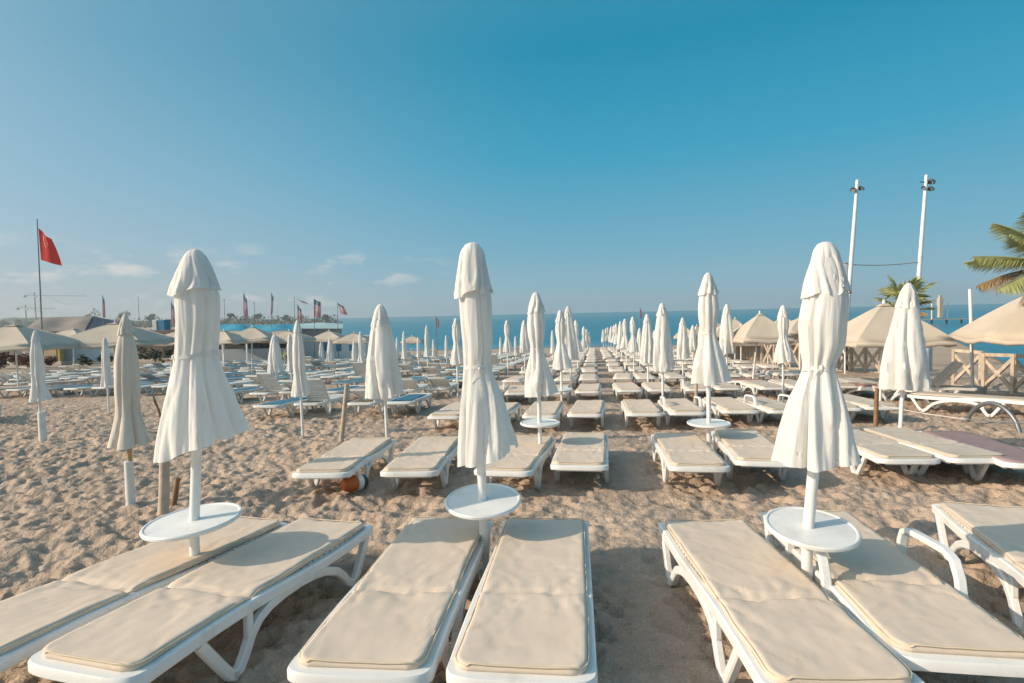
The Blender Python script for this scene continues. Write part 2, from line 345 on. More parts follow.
# ------------------------------------------------------------------ ground and sea
def shore(y): return -.325*y
def build_ground():
    ys = np.concatenate([[-40, -14, -5, -1.5], .6*np.exp(np.linspace(0, math.log(130/.6), 860)), [170, 230, 320, 480, 800, 1400, 2600]])
    hw = np.where(ys < .6, np.maximum(4, np.abs(ys)*1.4), 1.18*ys+3.2)
    NC = 940; u = np.linspace(-1, 1, NC)
    X = hw[:, None]*u[None, :]; Y = np.repeat(ys[:, None], NC, 1)
    base = np.where(Y < 70, -SLOPE*Y, -SLOPE*70)
    sea = np.clip((X-shore(Y))/3, 0, 1)
    base = base-np.where(Y > 70, np.minimum((Y-70)*.045*sea, 3), 0)
    bank = np.clip((X-14.6-.74*(Y-15))*.42, 0, 4.5)*np.clip((Y-12)/3, 0, 1)
    base = base-bank
    # trampled sand: overlapping footprints, heaps and drag marks
    fade = np.clip((26-Y)/14, 0, 1)*np.clip(1-(np.abs(Y)-0)/200, 0, 1)
    wx = X+.10*vnoise(X*3, Y*3, 11); wy = Y+.10*vnoise(X*3, Y*3, 12)
    b1, s1, a1 = worley(wx/.24, wy/.17, 1); b2, s2, a2 = worley(wx/.115+9, wy/.10, 2)
    pit = lambda b, a: -np.clip(1-b/.62, 0, 1)**1.2*(.35+.65*a)
    b3, s3, a3 = worley(wx/.55+4, wy/.42, 21)
    z = .090*pit(b1, a1)+.055*pit(b2, a2)+.05*pit(b3, a3)*(a3 > .5)
    z += .035*vnoise(X*2.3, Y*2.3, 3)+.05*vnoise(X*.8, Y*.8, 4)+.035*vnoise(X*7, Y*7, 5)+.020*vnoise(X*17, Y*17, 6)+.009*vnoise(X*37, Y*37, 8)
    calm = .70+.6*np.clip(vnoise(X*.45, Y*.45, 9)+.5, 0, 1)
    path = np.exp(-((X-(.33+.148*Y))/.34)**2)*np.clip(Y-1.5, 0, 1)+.7*np.exp(-((Y-5.0-.25*np.sin(X*.8))/.35)**2)*np.clip(X+2, 0, 1)
    calm = calm*(1-.50*np.clip(path, 0, 1))
    z = z*calm*fade+.05*vnoise(X*.5, Y*.5, 7)*np.clip((70-Y)/60, 0, 1)*(Y > 0)
    Z = base+z+.02*fade
    V = np.stack([X, Y, Z], -1).reshape(-1, 3)
    NR = len(ys); idx = np.arange(NR*NC).reshape(NR, NC)
    Fc = np.stack([idx[:-1, :-1], idx[:-1, 1:], idx[1:, 1:], idx[1:, :-1]], -1).reshape(-1)
    me = bpy.data.meshes.new('beach'); nf = len(Fc)//4
    me.vertices.add(len(V)); me.vertices.foreach_set('co', V.astype(np.float32).ravel())
    me.loops.add(len(Fc)); me.loops.foreach_set('vertex_index', Fc.astype(np.int32))
    me.polygons.add(nf); me.polygons.foreach_set('loop_start', np.arange(0, nf*4, 4, dtype=np.int32)); me.polygons.foreach_set('loop_total', np.full(nf, 4, np.int32))
    me.polygons.foreach_set('use_smooth', np.ones(nf, bool)); me.update(calc_edges=True); me.validate()
    me.materials.append(M['sand'])
    tag(put('beach', me), 'trampled sandy beach sloping down to the sea', kind='structure')
build_ground()
b = MB(); b.grid([[(-30000, -200, -3.25), (30000, -200, -3.25)], [(-30000, 40000, -3.25), (30000, 40000, -3.25)]])
tag(b.build('sea', M['sea']), 'calm teal sea out to the horizon', kind='structure')
# low foam lines where the water meets the sand
b = MB()
for yy, wv in ((83.2, .35), (86.5, .5)):
    P0 = []; P1 = []
    for i in range(60):
        x = -24+i*1.9; y = yy+.5*math.sin(i*.7)+.3*math.sin(i*1.9+1)
        w = wv*(.5+.5*abs(math.sin(i*.9)))
        P0.append((x, y, -3.215)); P1.append((x, y+w, -3.215))
    b.grid([P0, P1])
tag(b.build('shore_foam', M['wall_white']), 'thin white line of foam along the water edge', kind='structure')

# ------------------------------------------------------------------ sun loungers (origin on the ground under the near end, +Y towards the sea)
LL, LW = 1.94, .625
def lounger_meshes(pl, bare_back=0.):
    hw = LW/2-.024
    f = MB()
    # side rails with a soft bow, rounded near lip, far bar, slats
    for s in (-1, 1):
        pts = [(s*hw, .085+(LL-.085)*t, .30+.015*math.sin(t*PI*2)) for t in [i/14 for i in range(15)]]
        f.tube(pts, 0, sq=(.044, .062))
    lip = []
    for i in range(13):
        a = PI*i/12; lip.append((math.cos(a)*hw*1.0, .05-.05*math.sin(a), .30))
    P = []
    for dz, inn in ((-.022, .02), (-.016, 0), (.018, 0), (.030, .012), (.030, .10)):
        row = []
        for i in range(25):
            a = PI*i/24; cx, sx = math.cos(a), math.sin(a)
            ex = abs(cx)**.45*(1 if cx > 0 else -1); ey = sx**.45
            k = LW/2-inn*.6
            row.append((ex*k, .135-(.135-inn*.5)*ey if dz < .030 or inn < .05 else .17, .305+dz))
        P.append(row)
    f.grid(P)
    f.box((0, .095, .276), (LW-.14, .12, .012))
    if not bare_back:
        for i in range(29):
            y = .20+i*.0585
            f.box((0, y, .318), (LW-.09, .042, .014))
    else:
        for i in range(18):
            y = .78+i*.0585
            f.box((0, y, .318), (LW-.09, .042, .014))
    f.tube([(-hw, LL-.01, .305), (hw, LL-.01, .305)], .032, 8)
    frame = f.mesh('lounger_frame', pl, 40)
    # each side: short strut, foot, long sweeping arch, far foot, far strut: one moulded leg piece
    legs = []
    for s in (-1, 1):
        l = MB(); x = s*(hw-.003)
        def arc(pts): return [(x, y, z) for y, z in pts]
        l.tube(arc([(.38, .285), (.44, .20), (.52, .09), (.565, .03), (.60, .012)]), 0, sq=(.044, .052))
        sm = [(.575, .02), (.63, .03), (.67, .085), (.71, .155), (.77, .215), (.86, .248), (.98, .262), (1.12, .262), (1.26, .25), (1.38, .222), (1.49, .175), (1.57, .11), (1.62, .05), (1.67, .018), (1.72, .022)]
        l.tube(arc(sm), 0, sq=(.044, .054))
        l.tube(arc([(1.70, .015), (1.75, .07), (1.81, .17), (1.88, .285)]), 0, sq=(.044, .052))
        l.tube(arc([(.70, .285), (.70, .17)]), 0, sq=(.036, .045))
        l.tube(arc([(1.12, .285), (1.12, .255)]), 0, sq=(.036, .20))
        legs.append(l.mesh('lounger_leg', pl, 40))
    back = None
    if bare_back:
        l = MB(); R = Matrix.Rotation(-bare_back, 3, 'X'); piv = Vector((0, .75, .33))
        for s in (-1, 1): l.beam(piv+Vector((s*(hw-.05), 0, 0)), piv+R @ Vector((s*(hw-.05), -.70, 0)), .04, .035)
        for i in range(12): l.box(piv+R @ Vector((0, -.03-i*.0585, .006)), (LW-.13, .042, .014), R)
        l.beam(piv+R @ Vector((-hw+.06, -.70, 0)), piv+R @ Vector((hw-.06, -.70, 0)), .05, .045)
        back = l.mesh('lounger_backrest', pl, 40)
    return frame, legs, back
PIPING = {}
def cushion_mesh(m, seed, length=1.84, width=.555, th=.044, seam=.67, y0=.055, hi=True, sag=0.0):
    rng = np.random.RandomState(seed)
    nu, nv = (30, 92) if hi else (8, 20)
    V = np.linspace(-1, 1, nv); U = np.linspace(-1, 1, nu)
    # dense towards the edges
    U = np.sign(U)*(1-(1-np.abs(U))**1.35); VV = np.sign(V)*(1-(1-np.abs(V))**1.15)
    u, v = np.meshgrid(U, VV)
    # plan: near corners rounded
    y = (v+1)/2*length
    half = np.full_like(y, width/2)
    r = .075; k = np.clip((r-y)/r, 0, 1); half = half-r*(1-np.sqrt(np.clip(1-k**2, 0, 1)))*.8
    r2 = .03; k2 = np.clip((y-(length-r2))/r2, 0, 1); half = half-r2*(1-np.sqrt(np.clip(1-k2**2, 0, 1)))
    edge = .010*vnoise(y*5+seed, y*0+seed*3.1, seed); half = half+edge*np.sign(u)
    x = u*half
    de = np.minimum((1-np.abs(u))*half, np.minimum(y+.002, length-y+.002))
    puff = np.sqrt(np.clip(1-(1-np.clip(de/.017, 0, 1))**2, 0, 1))
    soft = .82+.18*np.clip(de/.20, 0, 1)**.7
    top = th*(.40+.60*puff*soft)
    sd = np.abs(y-seam-.012*vnoise(x*8, x*0+seed, seed+1)*1)
    top = top-.030*np.exp(-(sd/.009)**2)-.006*np.exp(-(sd/.05)**2)
    # wrinkles: creases running off the seam and edges
    wr = .006*vnoise(x*7+y*3+seed, y*5, seed+2)+.004*vnoise(x*22, y*7+x*6, seed+3)+.0035*vnoise(x*38+seed, y*22, seed+4)
    diag = np.abs(vnoise(x*5+y*3, y*4-x*3+seed, seed+6)); crease = -.006*np.exp(-(diag/.03)**2)
    top = top+(wr+crease)*puff*(.6+1.6*np.exp(-np.minimum(sd, .4)/.12))
    if hi:
        for _ in range(11):
            x0, y0_ = rng.uniform(-.26, .26), (seam+rng.normal(0, .10) if rng.rand() < .55 else rng.uniform(.05, length-.05)); an = rng.choice([.5, -.5, 1.2, -1.2])+rng.normal(0, .35); ln = rng.uniform(.06, .26)
            ax_ = (x-x0)*math.cos(an)+(y-y0_)*math.sin(an); pr = -(x-x0)*math.sin(an)+(y-y0_)*math.cos(an)+.02*np.sin(ax_*18+rng.rand()*6)
            w_ = rng.uniform(.006, .012); top += puff*np.exp(-(ax_/ln)**2)*(-.005*np.exp(-(pr/w_)**2)+.0035*np.exp(-((pr-2*w_)/(1.6*w_))**2))
    top += sag*vnoise(x*2, y*2, seed+7)-.010*(1-u**2)*puff+.006*vnoise(x*1.5+seed, y*1.2, seed+9)
    zt = .331+top
    zb = np.full_like(zt, .331)+.002
    yy = y+y0
    b = MB()
    P = np.stack([x, yy, zt], -1); Q = np.stack([x*.99, yy, zb], -1)
    b.grid(P.tolist()); o = len(b.v); b.grid(Q[:, ::-1].tolist())
    # side walls
    def strip(a, c): b.grid([a.tolist(), c.tolist()])
    strip(P[0], Q[0]); strip(P[-1], Q[-1]); strip(P[:, 0], Q[:, 0]); strip(P[:, -1], Q[:, -1])
    if hi:
        e = [Vector(p) for p in np.concatenate([P[0], P[1:, -1], P[-1, ::-1][1:], P[::-1, 0][1:]]).tolist()][::2]
        pp = MB(); pp.tube([p+Vector((0, 0, .010)) for p in e]+[e[0]+Vector((0, 0, .010))], .0042, 6, caps=False); PIPING[m.name+str(seed)] = pp.mesh('piping', M['seam'], 60)
    me = b.mesh('cushion', m, 60)
    if hi: me['piping'] = m.name+str(seed)
    bm = bmesh.new(); bm.from_mesh(me); bmesh.ops.remove_doubles(bm, verts=bm.verts, dist=.0005); bmesh.ops.recalc_face_normals(bm, faces=bm.faces); bm.to_mesh(me); bm.free()
    me.polygons.foreach_set('use_smooth', [True]*len(me.polygons))
    return me
def armrest_mesh(pl, s):
    l = MB(); x = s*(LW/2+.01)
    l.tube([(x, .66, .28), (x, .68, .40), (x, .72, .475), (x, .79, .50), (x, .95, .495), (x, 1.15, .485), (x, 1.21, .46), (x, 1.24, .40), (x, 1.25, .29)], 0, sq=(.048, .036))
    return l.mesh('armrest', pl, 40)
pl_frame, pl_legs, _ = lounger_meshes(M['plastic'])
od_frame, od_legs, od_back = lounger_meshes(M['old_plastic'], .42)
of_frame, of_legs, _ = lounger_meshes(M['old_plastic'])
od2_frame, od2_legs, od2_back = lounger_meshes(M['old_plastic'], .85)
arms = [armrest_mesh(M['plastic'], s) for s in (-1, 1)]
cush = [cushion_mesh(M['cushion'], 20+i) for i in range(7)]
cush_far = [cushion_mesh(M['cushion'], 40+i, hi=False) for i in range(3)]+[cushion_mesh(M['cushion_grey'], 50+i, hi=False) for i in range(2)]
cush_mid = [cushion_mesh(M['cushion'], 60+i) for i in range(3)]+[cushion_mesh(M['cushion_grey'], 70+i) for i in range(2)]
def lounger_parts(frame, legs, cushion=None, back=None, arm=False):
    p = [('frame', frame, None, []), ('leg', legs[0], None, []), ('leg', legs[1], None, [])]
    if cushion: p.append(('cushion', cushion, None, [('piping', PIPING[cushion['piping']])] if 'piping' in cushion else []))
    if back: p.append(('backrest', back, None, []))
    if arm: p += [('armrest', arms[0], None, []), ('armrest', arms[1], None, [])]
    return p
GL = 'cushioned sun loungers in rows down the beach'
def front_lounger(near, far, cushion, label, arm=False, from_far=False, hop=.385):
    a = on_ground(*near, hop); c = on_ground(*far, hop)
    d = c-a; yaw = math.atan2(d.x, d.y)
    R = ground_frame(yaw); up = R @ Vector((0, 0, 1)); fy = R @ Vector((0, 1, 0))
    if from_far: org = c-fy*1.87-up*hop
    else: org = (a+c)/2-fy*.965-up*hop
    print('lounger', label[:30], 'length seen %.2f' % d.length, 'near', [round(v, 2) for v in a])
    return Kind('sun_lounger', lounger_parts(pl_frame, pl_legs, cushion, None, arm)).place(org, R, label, 'sun lounger', GL)
front_lounger((109, 574), (250, 516), cush[0], 'cream cushioned white lounger cut off by the photo\'s left edge, beside nearest left table', from_far=True)
front_lounger((70, 660), (335, 516), cush[1], 'cream cushioned white lounger angled right, just right of the nearest left parasol')
front_lounger((353, 663), (450, 514), cush[2], 'cream cushioned white lounger just left of the nearest central table, at bottom')
front_lounger((520, 660), (545, 517), cush[3], 'cream cushioned white lounger just right of the nearest central table, beside the sandy aisle')
front_lounger((856, 683), (702, 515), cush[4], 'cream cushioned white lounger between the sandy aisle and the nearest right parasol')
front_lounger((905, 590), (808, 509), cush[5], 'cream cushioned white lounger with armrests under the nearest right table', arm=True, from_far=True)
front_lounger((1060, 552), (985, 503), cush[6], 'cream cushioned white lounger cut off by the photo\'s right edge, nearest row', from_far=True)

# rows 2.. : the white section either side of the central aisle
DIRX = .148; YAW = math.atan(DIRX)
ORD = ['first', 'second', 'third', 'fourth', 'fifth', 'sixth', 'seventh', 'eighth', 'ninth', 'tenth', 'eleventh', 'twelfth', 'thirteenth', 'fourteenth', 'fifteenth', 'sixteenth', 'seventeenth', 'eighteenth']
near_d = [2.3, 5.75, 9.75]+[9.75+3.95*i for i in range(1, 14)]
COLS = {'a': (-2.30, 'in the outer left column'), 'b': (-.60, 'in the column left of the aisle'),
        'c': (1.24, 'in the column right of the aisle'), 'd': (2.95, 'in the second column right of the aisle'),
        'e': (4.75, 'in the third column right of the aisle'), 'f': (6.5, 'in the fourth column right of the aisle')}
rnd = random.Random(5)
nl = 0
for ck, (xi, words) in COLS.items():
    for r in range(1, len(near_d)):
        if ck in 'ef' and r > 11: continue
        if ck == 'e' and r < 2: continue
        if ck == 'f' and r < 3: continue
        if r > 14: continue
        for s in (-1, 1):
            d = near_d[r]+rnd.uniform(-.12, .12)
            if r == 1: xi = {'a': -2.43, 'c': 1.43, 'd': 3.6}.get(ck, xi)
            else: xi = COLS[ck][0]
            x = xi+DIRX*d+s*.385+rnd.uniform(-.03, .03)
            yaw = YAW+rnd.uniform(-.08, .08)
            if r == 1 and ck == 'a': yaw = .05; x = -2.06 if s < 0 else -1.12
            if r == 1 and ck == 'd': x += .1; yaw += -.03 if s < 0 else -.1
            R = ground_frame(yaw)
            grey = ck in 'def' and rnd.random() < .8
            if r < 4: cm_ = cush_mid[rnd.randrange(3)] if not grey else cush_mid[3+rnd.randrange(2)]
            else: cm_ = cush_far[rnd.randrange(3)] if not grey else cush_far[3+rnd.randrange(2)]
            side = 'left' if s < 0 else 'right'
            if r < 7: lab = '%s padded lounger of the pair, %s row, %s' % (side, ORD[r], words)
            else: lab = 'small distant padded lounger among the far rows %s' % words
            arm = (rnd.random() < .18 and r > 2) or (ck in 'cd' and r == 2 and s > 0)
            Kind('sun_lounger', lounger_parts(pl_frame, pl_legs, cm_, None, arm)).place((x, d, gz(x, d)-.03), R, lab, 'sun lounger', GL)
            nl += 1
print('white section loungers', nl)

# ------------------------------------------------------------------ parasols
def canopy_mesh(levels, m, seed, nth=96, fold=.11, tilt=0, ribs=7, flip=0, thick_top=True, nlev=56):
    """closed parasol cloth: levels (z, cx, cy, radius) from top to hem; pleats run down it"""
    L = np.array(levels, float); zs = L[:, 0]
    t = np.linspace(0, 1, nlev); tz = zs[0]+(zs[-1]-zs[0])*t
    order = np.argsort(zs); cx = np.interp(tz, zs[order], L[order, 1]); cy = np.interp(tz, zs[order], L[order, 2]); rr = np.interp(tz, zs[order], L[order, 3])
    if nlev > 20:
        ker = np.array([1, 2, 3, 2, 1])/9.
        sm = lambda a: np.concatenate([a[:2], np.convolve(a, ker, 'valid'), a[-2:]])
        cx, cy, rr = sm(cx), sm(cy), sm(rr)
    th = np.linspace(0, 2*PI, nth, endpoint=False)
    T, Z = np.meshgrid(th, t); RR = rr[:, None]
    rng = np.random.RandomState(seed); ph = rng.rand(6)*6.28
    q = lambda a, n, s: vnoise((np.cos(a)+1.3)*n+s, (np.sin(a)+1.3)*n+Z*1.2, seed)      # periodic in angle
    tw = T+.16*np.sin(Z*3+ph[0])+1.1*q(T, 1.3, 3)+.30*Z*q(T, 3, 8)
    pleat = np.abs(np.sin(tw*ribs/2+ph[1]))**.75                                         # 0 in the valleys, 1 on the lobes
    fine = np.abs(np.sin(tw*(ribs+3.5)+ph[2]+1.6*np.sin(Z*4+ph[3])+2*q(T, 2, 77)))**.7
    big = q(T, .9, 20)
    a = fold*np.clip(.40+1.15*Z, 0, 1.45)
    fac = 1.02-a*(1-pleat)*(1.9+.9*q(T, 1.1, 90))-a*.42*(1-fine)+.22*big*fold*3+.05*q(T, 4, 40)*fold*6*(.3+Z)
    rad = RR*fac
    X = cx[:, None]+rad*np.cos(T); Y = cy[:, None]+rad*np.sin(T)
    ZZ = tz[:, None]+0*T
    hem = np.clip((Z-.72)/.28, 0, 1)**2
    ZZ = ZZ+hem*(tilt*np.cos(T-flip)+.012*np.sin(tw*ribs/2+ph[4])+.022*q(T, 1.5, 60))
    P = np.stack([X, Y, ZZ], -1)
    b = MB(); vs = P.reshape(-1, 3).tolist(); n = nth; fs = []
    for i in range(nlev-1):
        for k in range(n): fs.append((i*n+k, i*n+(k+1) % n, (i+1)*n+(k+1) % n, (i+1)*n+k))
    if thick_top: fs.append(tuple(range(n-1, -1, -1)))
    b.add(vs, fs)
    # turned-in hem so that the cloth has an inside
    return b.mesh('canopy', m, 70)
def ring_mesh(c, r, m, seed, knot_ang, h=.022, tails=True):
    b = MB(); n = 40; P = []
    rng = np.random.RandomState(seed)
    for dz, dr in ((-h/2, -.010), (-h/2, .004), (h/2, .004), (h/2, -.010)):
        P.append([(c[0]+(r+dr)*math.cos(2*PI*k/n)*(1+.04*math.sin(3*2*PI*k/n)), c[1]+(r+dr)*math.sin(2*PI*k/n), c[2]+dz+.015*math.sin(2*PI*k/n+seed)) for k in range(n+1)])
    b.grid(P)
    k = Vector((c[0]+(r+.006)*math.cos(knot_ang), c[1]+(r+.006)*math.sin(knot_ang), c[2]))
    b.lathe([(.003, -.015), (.009, -.010), (.011, 0), (.009, .010), (.003, .015)], 10, k)
    if tails:
        for s in (-1, 1):
            t = Vector((-math.sin(knot_ang), math.cos(knot_ang), 0))*s; o = Vector((math.cos(knot_ang), math.sin(knot_ang), 0))
            P = []
            for i in range(6):
                p = k+t*(.011*i)+o*(.004*i-.0006*i*i)+Vector((0, 0, -.0038*i*i))
                P.append([p+Vector((0, 0, .007)), p-Vector((0, 0, .007))+o*.003])
            b.grid(P)
    return b.mesh('tie', m, 60)
def pole_mesh(h, lean=(0, 0), r=.03, m=None, base=-.12):
    b = MB(); b.tube([(0, 0, base), (0, 0, .5), (lean[0]*.5, lean[1]*.5, h*.5), (lean[0], lean[1], h)], r, 16)
    return b.mesh('pole', m or M['plastic'], 50)
GP = 'closed white parasols standing in rows'
def table_thing(loc, label, r=.26, h=.60, tilt=(0, 0), off=(0, 0)):
    t = empty('parasol_table', loc, label, 'table', 'round tray tables round the parasol poles')
    R = Matrix.Rotation(tilt[0], 3, 'X') @ Matrix.Rotation(tilt[1], 3, 'Y')
    b = MB(); b.lathe([(.0325, -.012), (r-.03, -.012), (r-.012, -.016), (r, -.008), (r+.002, .006), (r-.004, .014), (r-.014, .015), (r-.02, .009), (.0325, .009)], 56)
    b.v = [tuple(R @ Vector(v)+Vector((off[0], off[1], h))) for v in b.v]
    b.build('table_top', M['plastic'], t, 35)
    b = MB(); b.lathe([(.034, -.05), (.055, -.045), (.055, -.02), (.034, -.012)], 20)
    b.v = [tuple(R @ Vector(v)+Vector((off[0], off[1], h))) for v in b.v]
    b.build('clamp', M['plastic'], t, 35)
    return t
def silhouette_parasol(base_px, Y, cap, body, seed, label, tie_px, tilt, top_px, fold=.11, knot=-1.5, table=None, table_label=None, flip=0):
    """a closed parasol measured in the photo: each level (y, left x, right x)"""
    base = at(*base_px, Y); gx = base.x; base = Vector((gx, Y, gz(gx, Y)))
    r = empty('parasol', base, label, 'parasol', GP)
    def lv(rows):
        out = []
        for yy, xl, xr in rows:
            a = at(xl, yy, Y); c = at(xr, yy, Y); out.append((((a.z+c.z)/2)-base.z, (a.x+c.x)/2-gx, 0, (c.x-a.x)/2))
        return out
    bl = lv(body); cl = lv(cap)
    tp = at(*top_px, Y)
    put('canopy', canopy_mesh(bl, M['canopy'], seed, 128, fold, tilt, flip=flip, nlev=70), r)
    put('vent_cap', canopy_mesh(cl, M['canopy'], seed+50, 96, fold*.75, .02, nlev=26), r)
    ty, tl, tr_ = tie_px; a = at(tl, ty, Y); c = at(tr_, ty, Y)
    put('tie', ring_mesh(((a.x+c.x)/2-gx, 0, (a.z+c.z)/2-base.z), (c.x-a.x)/2-.004, M['canopy'], seed, knot), r)
    put('pole', pole_mesh(tp.z-base.z-.06, (tp.x-gx, 0)), r)
    if table:
        px, py, wpx, tl_ = table; p = at(px, py, Y)
        table_thing(base, table_label, wpx/2*Y/F, p.z-base.z, tl_, (p.x-gx, 0))
    return r
silhouette_parasol((485, 585), 3.75, [(242.5, 470, 475), (245, 464, 480), (252, 460, 484), (268, 457, 487), (294, 453, 494)],
    [(250, 465, 480), (268, 460, 485), (297, 459, 492), (325, 461, 493), (344, 463, 494), (363, 464, 492), (368, 464, 492), (374, 463, 494), (384, 462, 499), (401, 459, 506), (420, 458, 511), (439, 457, 517), (455, 457, 520)],
    3, 'tall closed white parasol tied at middle, nearest one standing left of the central aisle', (368, 464, 492), -.055, (473, 243), table=(483, 500.5, 77, (.12, -.02)), flip=PI,
    table_label='round white tray table on the nearest central parasol pole', knot=-1.4)
silhouette_parasol((196, 575), 3.47, [(249.5, 192, 198), (252, 187, 202), (260, 183, 207), (272, 178, 212), (292, 171, 219)],
    [(256, 187, 203), (272, 181, 209), (296, 177, 217), (325, 177, 217), (345, 177, 216), (356, 176.5, 215), (366, 175.5, 218), (380, 173, 223), (394, 170, 230), (412, 167, 236), (430, 163, 243), (444, 161, 247)],
    8, 'wide closed white parasol tied at middle with a flaring skirt, nearest one on the left', (356, 176.5, 216), -.075, (196, 251), table=(193, 521, 91, (.03, -.06)), flip=PI,
    table_label='round white tray table on the nearest left parasol pole', knot=-2.4)
silhouette_parasol((807, 577), 3.12, [(242, 822, 829), (244.5, 817, 833), (252, 813, 837), (270, 808, 842), (294, 801, 848)],
    [(250, 815, 834), (270, 810, 840), (296, 805, 846), (325, 800, 844), (345, 801, 843), (360, 803, 836), (367, 804, 833), (374, 802, 835), (384, 798, 838), (401, 790, 843), (420, 785, 848), (440, 780, 852), (460, 776, 857)],
    15, 'tall closed white parasol with wide cap and tied waist, nearest one on the right', (367, 804, 833), .02, (825, 243), table=(811, 528, 87, (.12, .0)),
    table_label='round white tray table on the nearest right parasol pole', knot=-1.9, fold=.14)

def generic_parts(kind, seed, m, h=2.35, fold=.17, pm=None):
    """four shapes of closed parasol, drawn round the pole axis"""
    if kind == 'tied':
        body = [(h-.05, 0, 0, .03), (h-.22, 0, 0, .095), (h-.40, 0, 0, .125), (h-.56, 0, 0, .118), (h-.70, .0, 0, .088), (h-.74, .0, 0, .083), (h-.84, .005, 0, .110), (h-1.02, .01, 0, .165), (h-1.20, .02, 0, .21), (h-1.34, .03, 0, .235)]
        cap = [(h, 0, 0, .015), (h-.03, 0, 0, .045), (h-.12, 0, 0, .080), (h-.27, .0, 0, .128)]
    elif kind == 'loose':
        body = [(h-.08, 0, 0, .03), (h-.30, 0, 0, .12), (h-.55, 0, 0, .16), (h-.85, .0, 0, .195), (h-1.15, .005, 0, .22), (h-1.45, .01, 0, .235)]
        cap = [(h, 0, 0, .02), (h-.03, 0, 0, .045), (h-.12, 0, 0, .078), (h-.26, .0, 0, .122)]
    elif kind == 'wide':
        body = [(h-.08, 0, 0, .03), (h-.30, 0, 0, .14), (h-.60, 0, 0, .20), (h-.90, .0, 0, .255), (h-1.20, .01, 0, .295), (h-1.45, .02, 0, .32)]
        cap = [(h, 0, 0, .02), (h-.03, 0, 0, .05), (h-.12, 0, 0, .10), (h-.34, -.01, 0, .155)]
    else:  # slim
        body = [(h-.06, 0, 0, .025), (h-.25, 0, 0, .075), (h-.5, 0, 0, .115), (h-.9, .0, 0, .125), (h-1.1, 0, 0, .115), (h-1.3, .01, 0, .16), (h-1.5, .02, 0, .215)]
        cap = [(h, 0, 0, .012), (h-.03, 0, 0, .03), (h-.10, 0, 0, .055), (h-.24, .0, 0, .09)]
    cm_ = canopy_mesh(body, m, seed, 56, fold, .02, nlev=34); vm = canopy_mesh(cap, m, seed+31, 44, fold*.8, .01, nlev=12)
    p = [('canopy', cm_, None, []), ('vent_cap', vm, None, []), ('pole', pole_mesh(h-.05, r=.026, m=pm), None, [])]
    if kind == 'tied': p.append(('tie', ring_mesh((0, 0, h-.73), .078, m, seed, 1+seed), None, []))
    return p
PK = {}
for i, k in enumerate(['tied', 'tied', 'loose', 'tied', 'slim', 'loose', 'wide']):
    PK.setdefault(k, []).append(generic_parts(k, 100+i*7, M['canopy']))
PK['soiled'] = [generic_parts('slim', 200, M['canopy_dirty'], 2.2, .13, M['bamboo'])]
def parasol(loc, kind, label, yaw=0, lean=(0, 0), scale=1, group=GP):
    R = Matrix.Rotation(lean[0], 3, 'Y') @ Matrix.Rotation(-lean[1], 3, 'X') @ Matrix.Rotation(yaw, 3, 'Z')
    v = PK[kind][rnd.randrange(len(PK[kind]))]
    o = Kind('parasol', v).place(loc, R, label, 'parasol', group); o.scale = (scale, scale, scale); return o
def px_parasol(base, top_y, kind, label, lean=0, yaw=None, ref=2.35, table=None, group=GP):
    p = on_ground(*base); t = at(base[0], top_y, p.y); h = t.z-p.z
    o = parasol(p, kind, label, rnd.uniform(-.5, .5) if yaw is None else yaw, (lean, 0), h/ref, group)
    print('parasol', base, 'd %.1f h %.2f' % (p.y, h))
    return o, p
# second row and others measured one by one
o, p = px_parasol((541, 470), 292, 'tied', 'closed white parasol tied at waist, second row, just left of the aisle', -.01)
table_thing(p, 'round white tray table on the second row pole just left of the aisle', .25, .60)
o, p = px_parasol((709, 463), 272.5, 'tied', 'closed white parasol tied at waist, second row, just right of the aisle')
table_thing(p, 'round white tray table on the second row pole just right of the aisle', .27, .52)
px_parasol((388, 452), 304, 'wide', 'broad loose closed white parasol over two loungers, left of the nearest central parasol', -.02)
px_parasol((899, 452), 283, 'wide', 'broad closed white parasol leaning right, over worn loungers at right', .045)
px_parasol((303, 437), 320, 'slim', 'slim closed white parasol beside a short wooden post, left of centre', -.01)
px_parasol((663, 412), 303, 'loose', 'closed white untied parasol, third row, just right of the aisle')
o, p = px_parasol((562, 412), 310, 'tied', 'closed white parasol with tray table, third row, just left of the aisle')
table_thing(p, 'round white tray table on the third row pole just left of the aisle', .25, .50)
px_parasol((783, 404), 305, 'tied', 'closed white parasol tied at waist between open beige parasols, right of aisle')
px_parasol((727, 384), 304, 'loose', 'closed white parasol standing behind the second row right hand parasol')
px_parasol((683, 384), 317.5, 'loose', 'short closed white parasol behind the third row, right of the aisle')
o = px_parasol((42, 440), 330, 'slim', 'slim closed white parasol alone on open sand at far left')
px_parasol((109, 413), 337, 'slim', 'slim closed white parasol at the edge of bare loungers, far left')
px_parasol((131, 505), 314, 'soiled', 'slim soiled cream closed parasol on bamboo pole, left of the nearest left parasol', .025, ref=2.2)
px_parasol((458, 398), 318, 'tied', 'closed white parasol half hidden by the nearest central parasol')
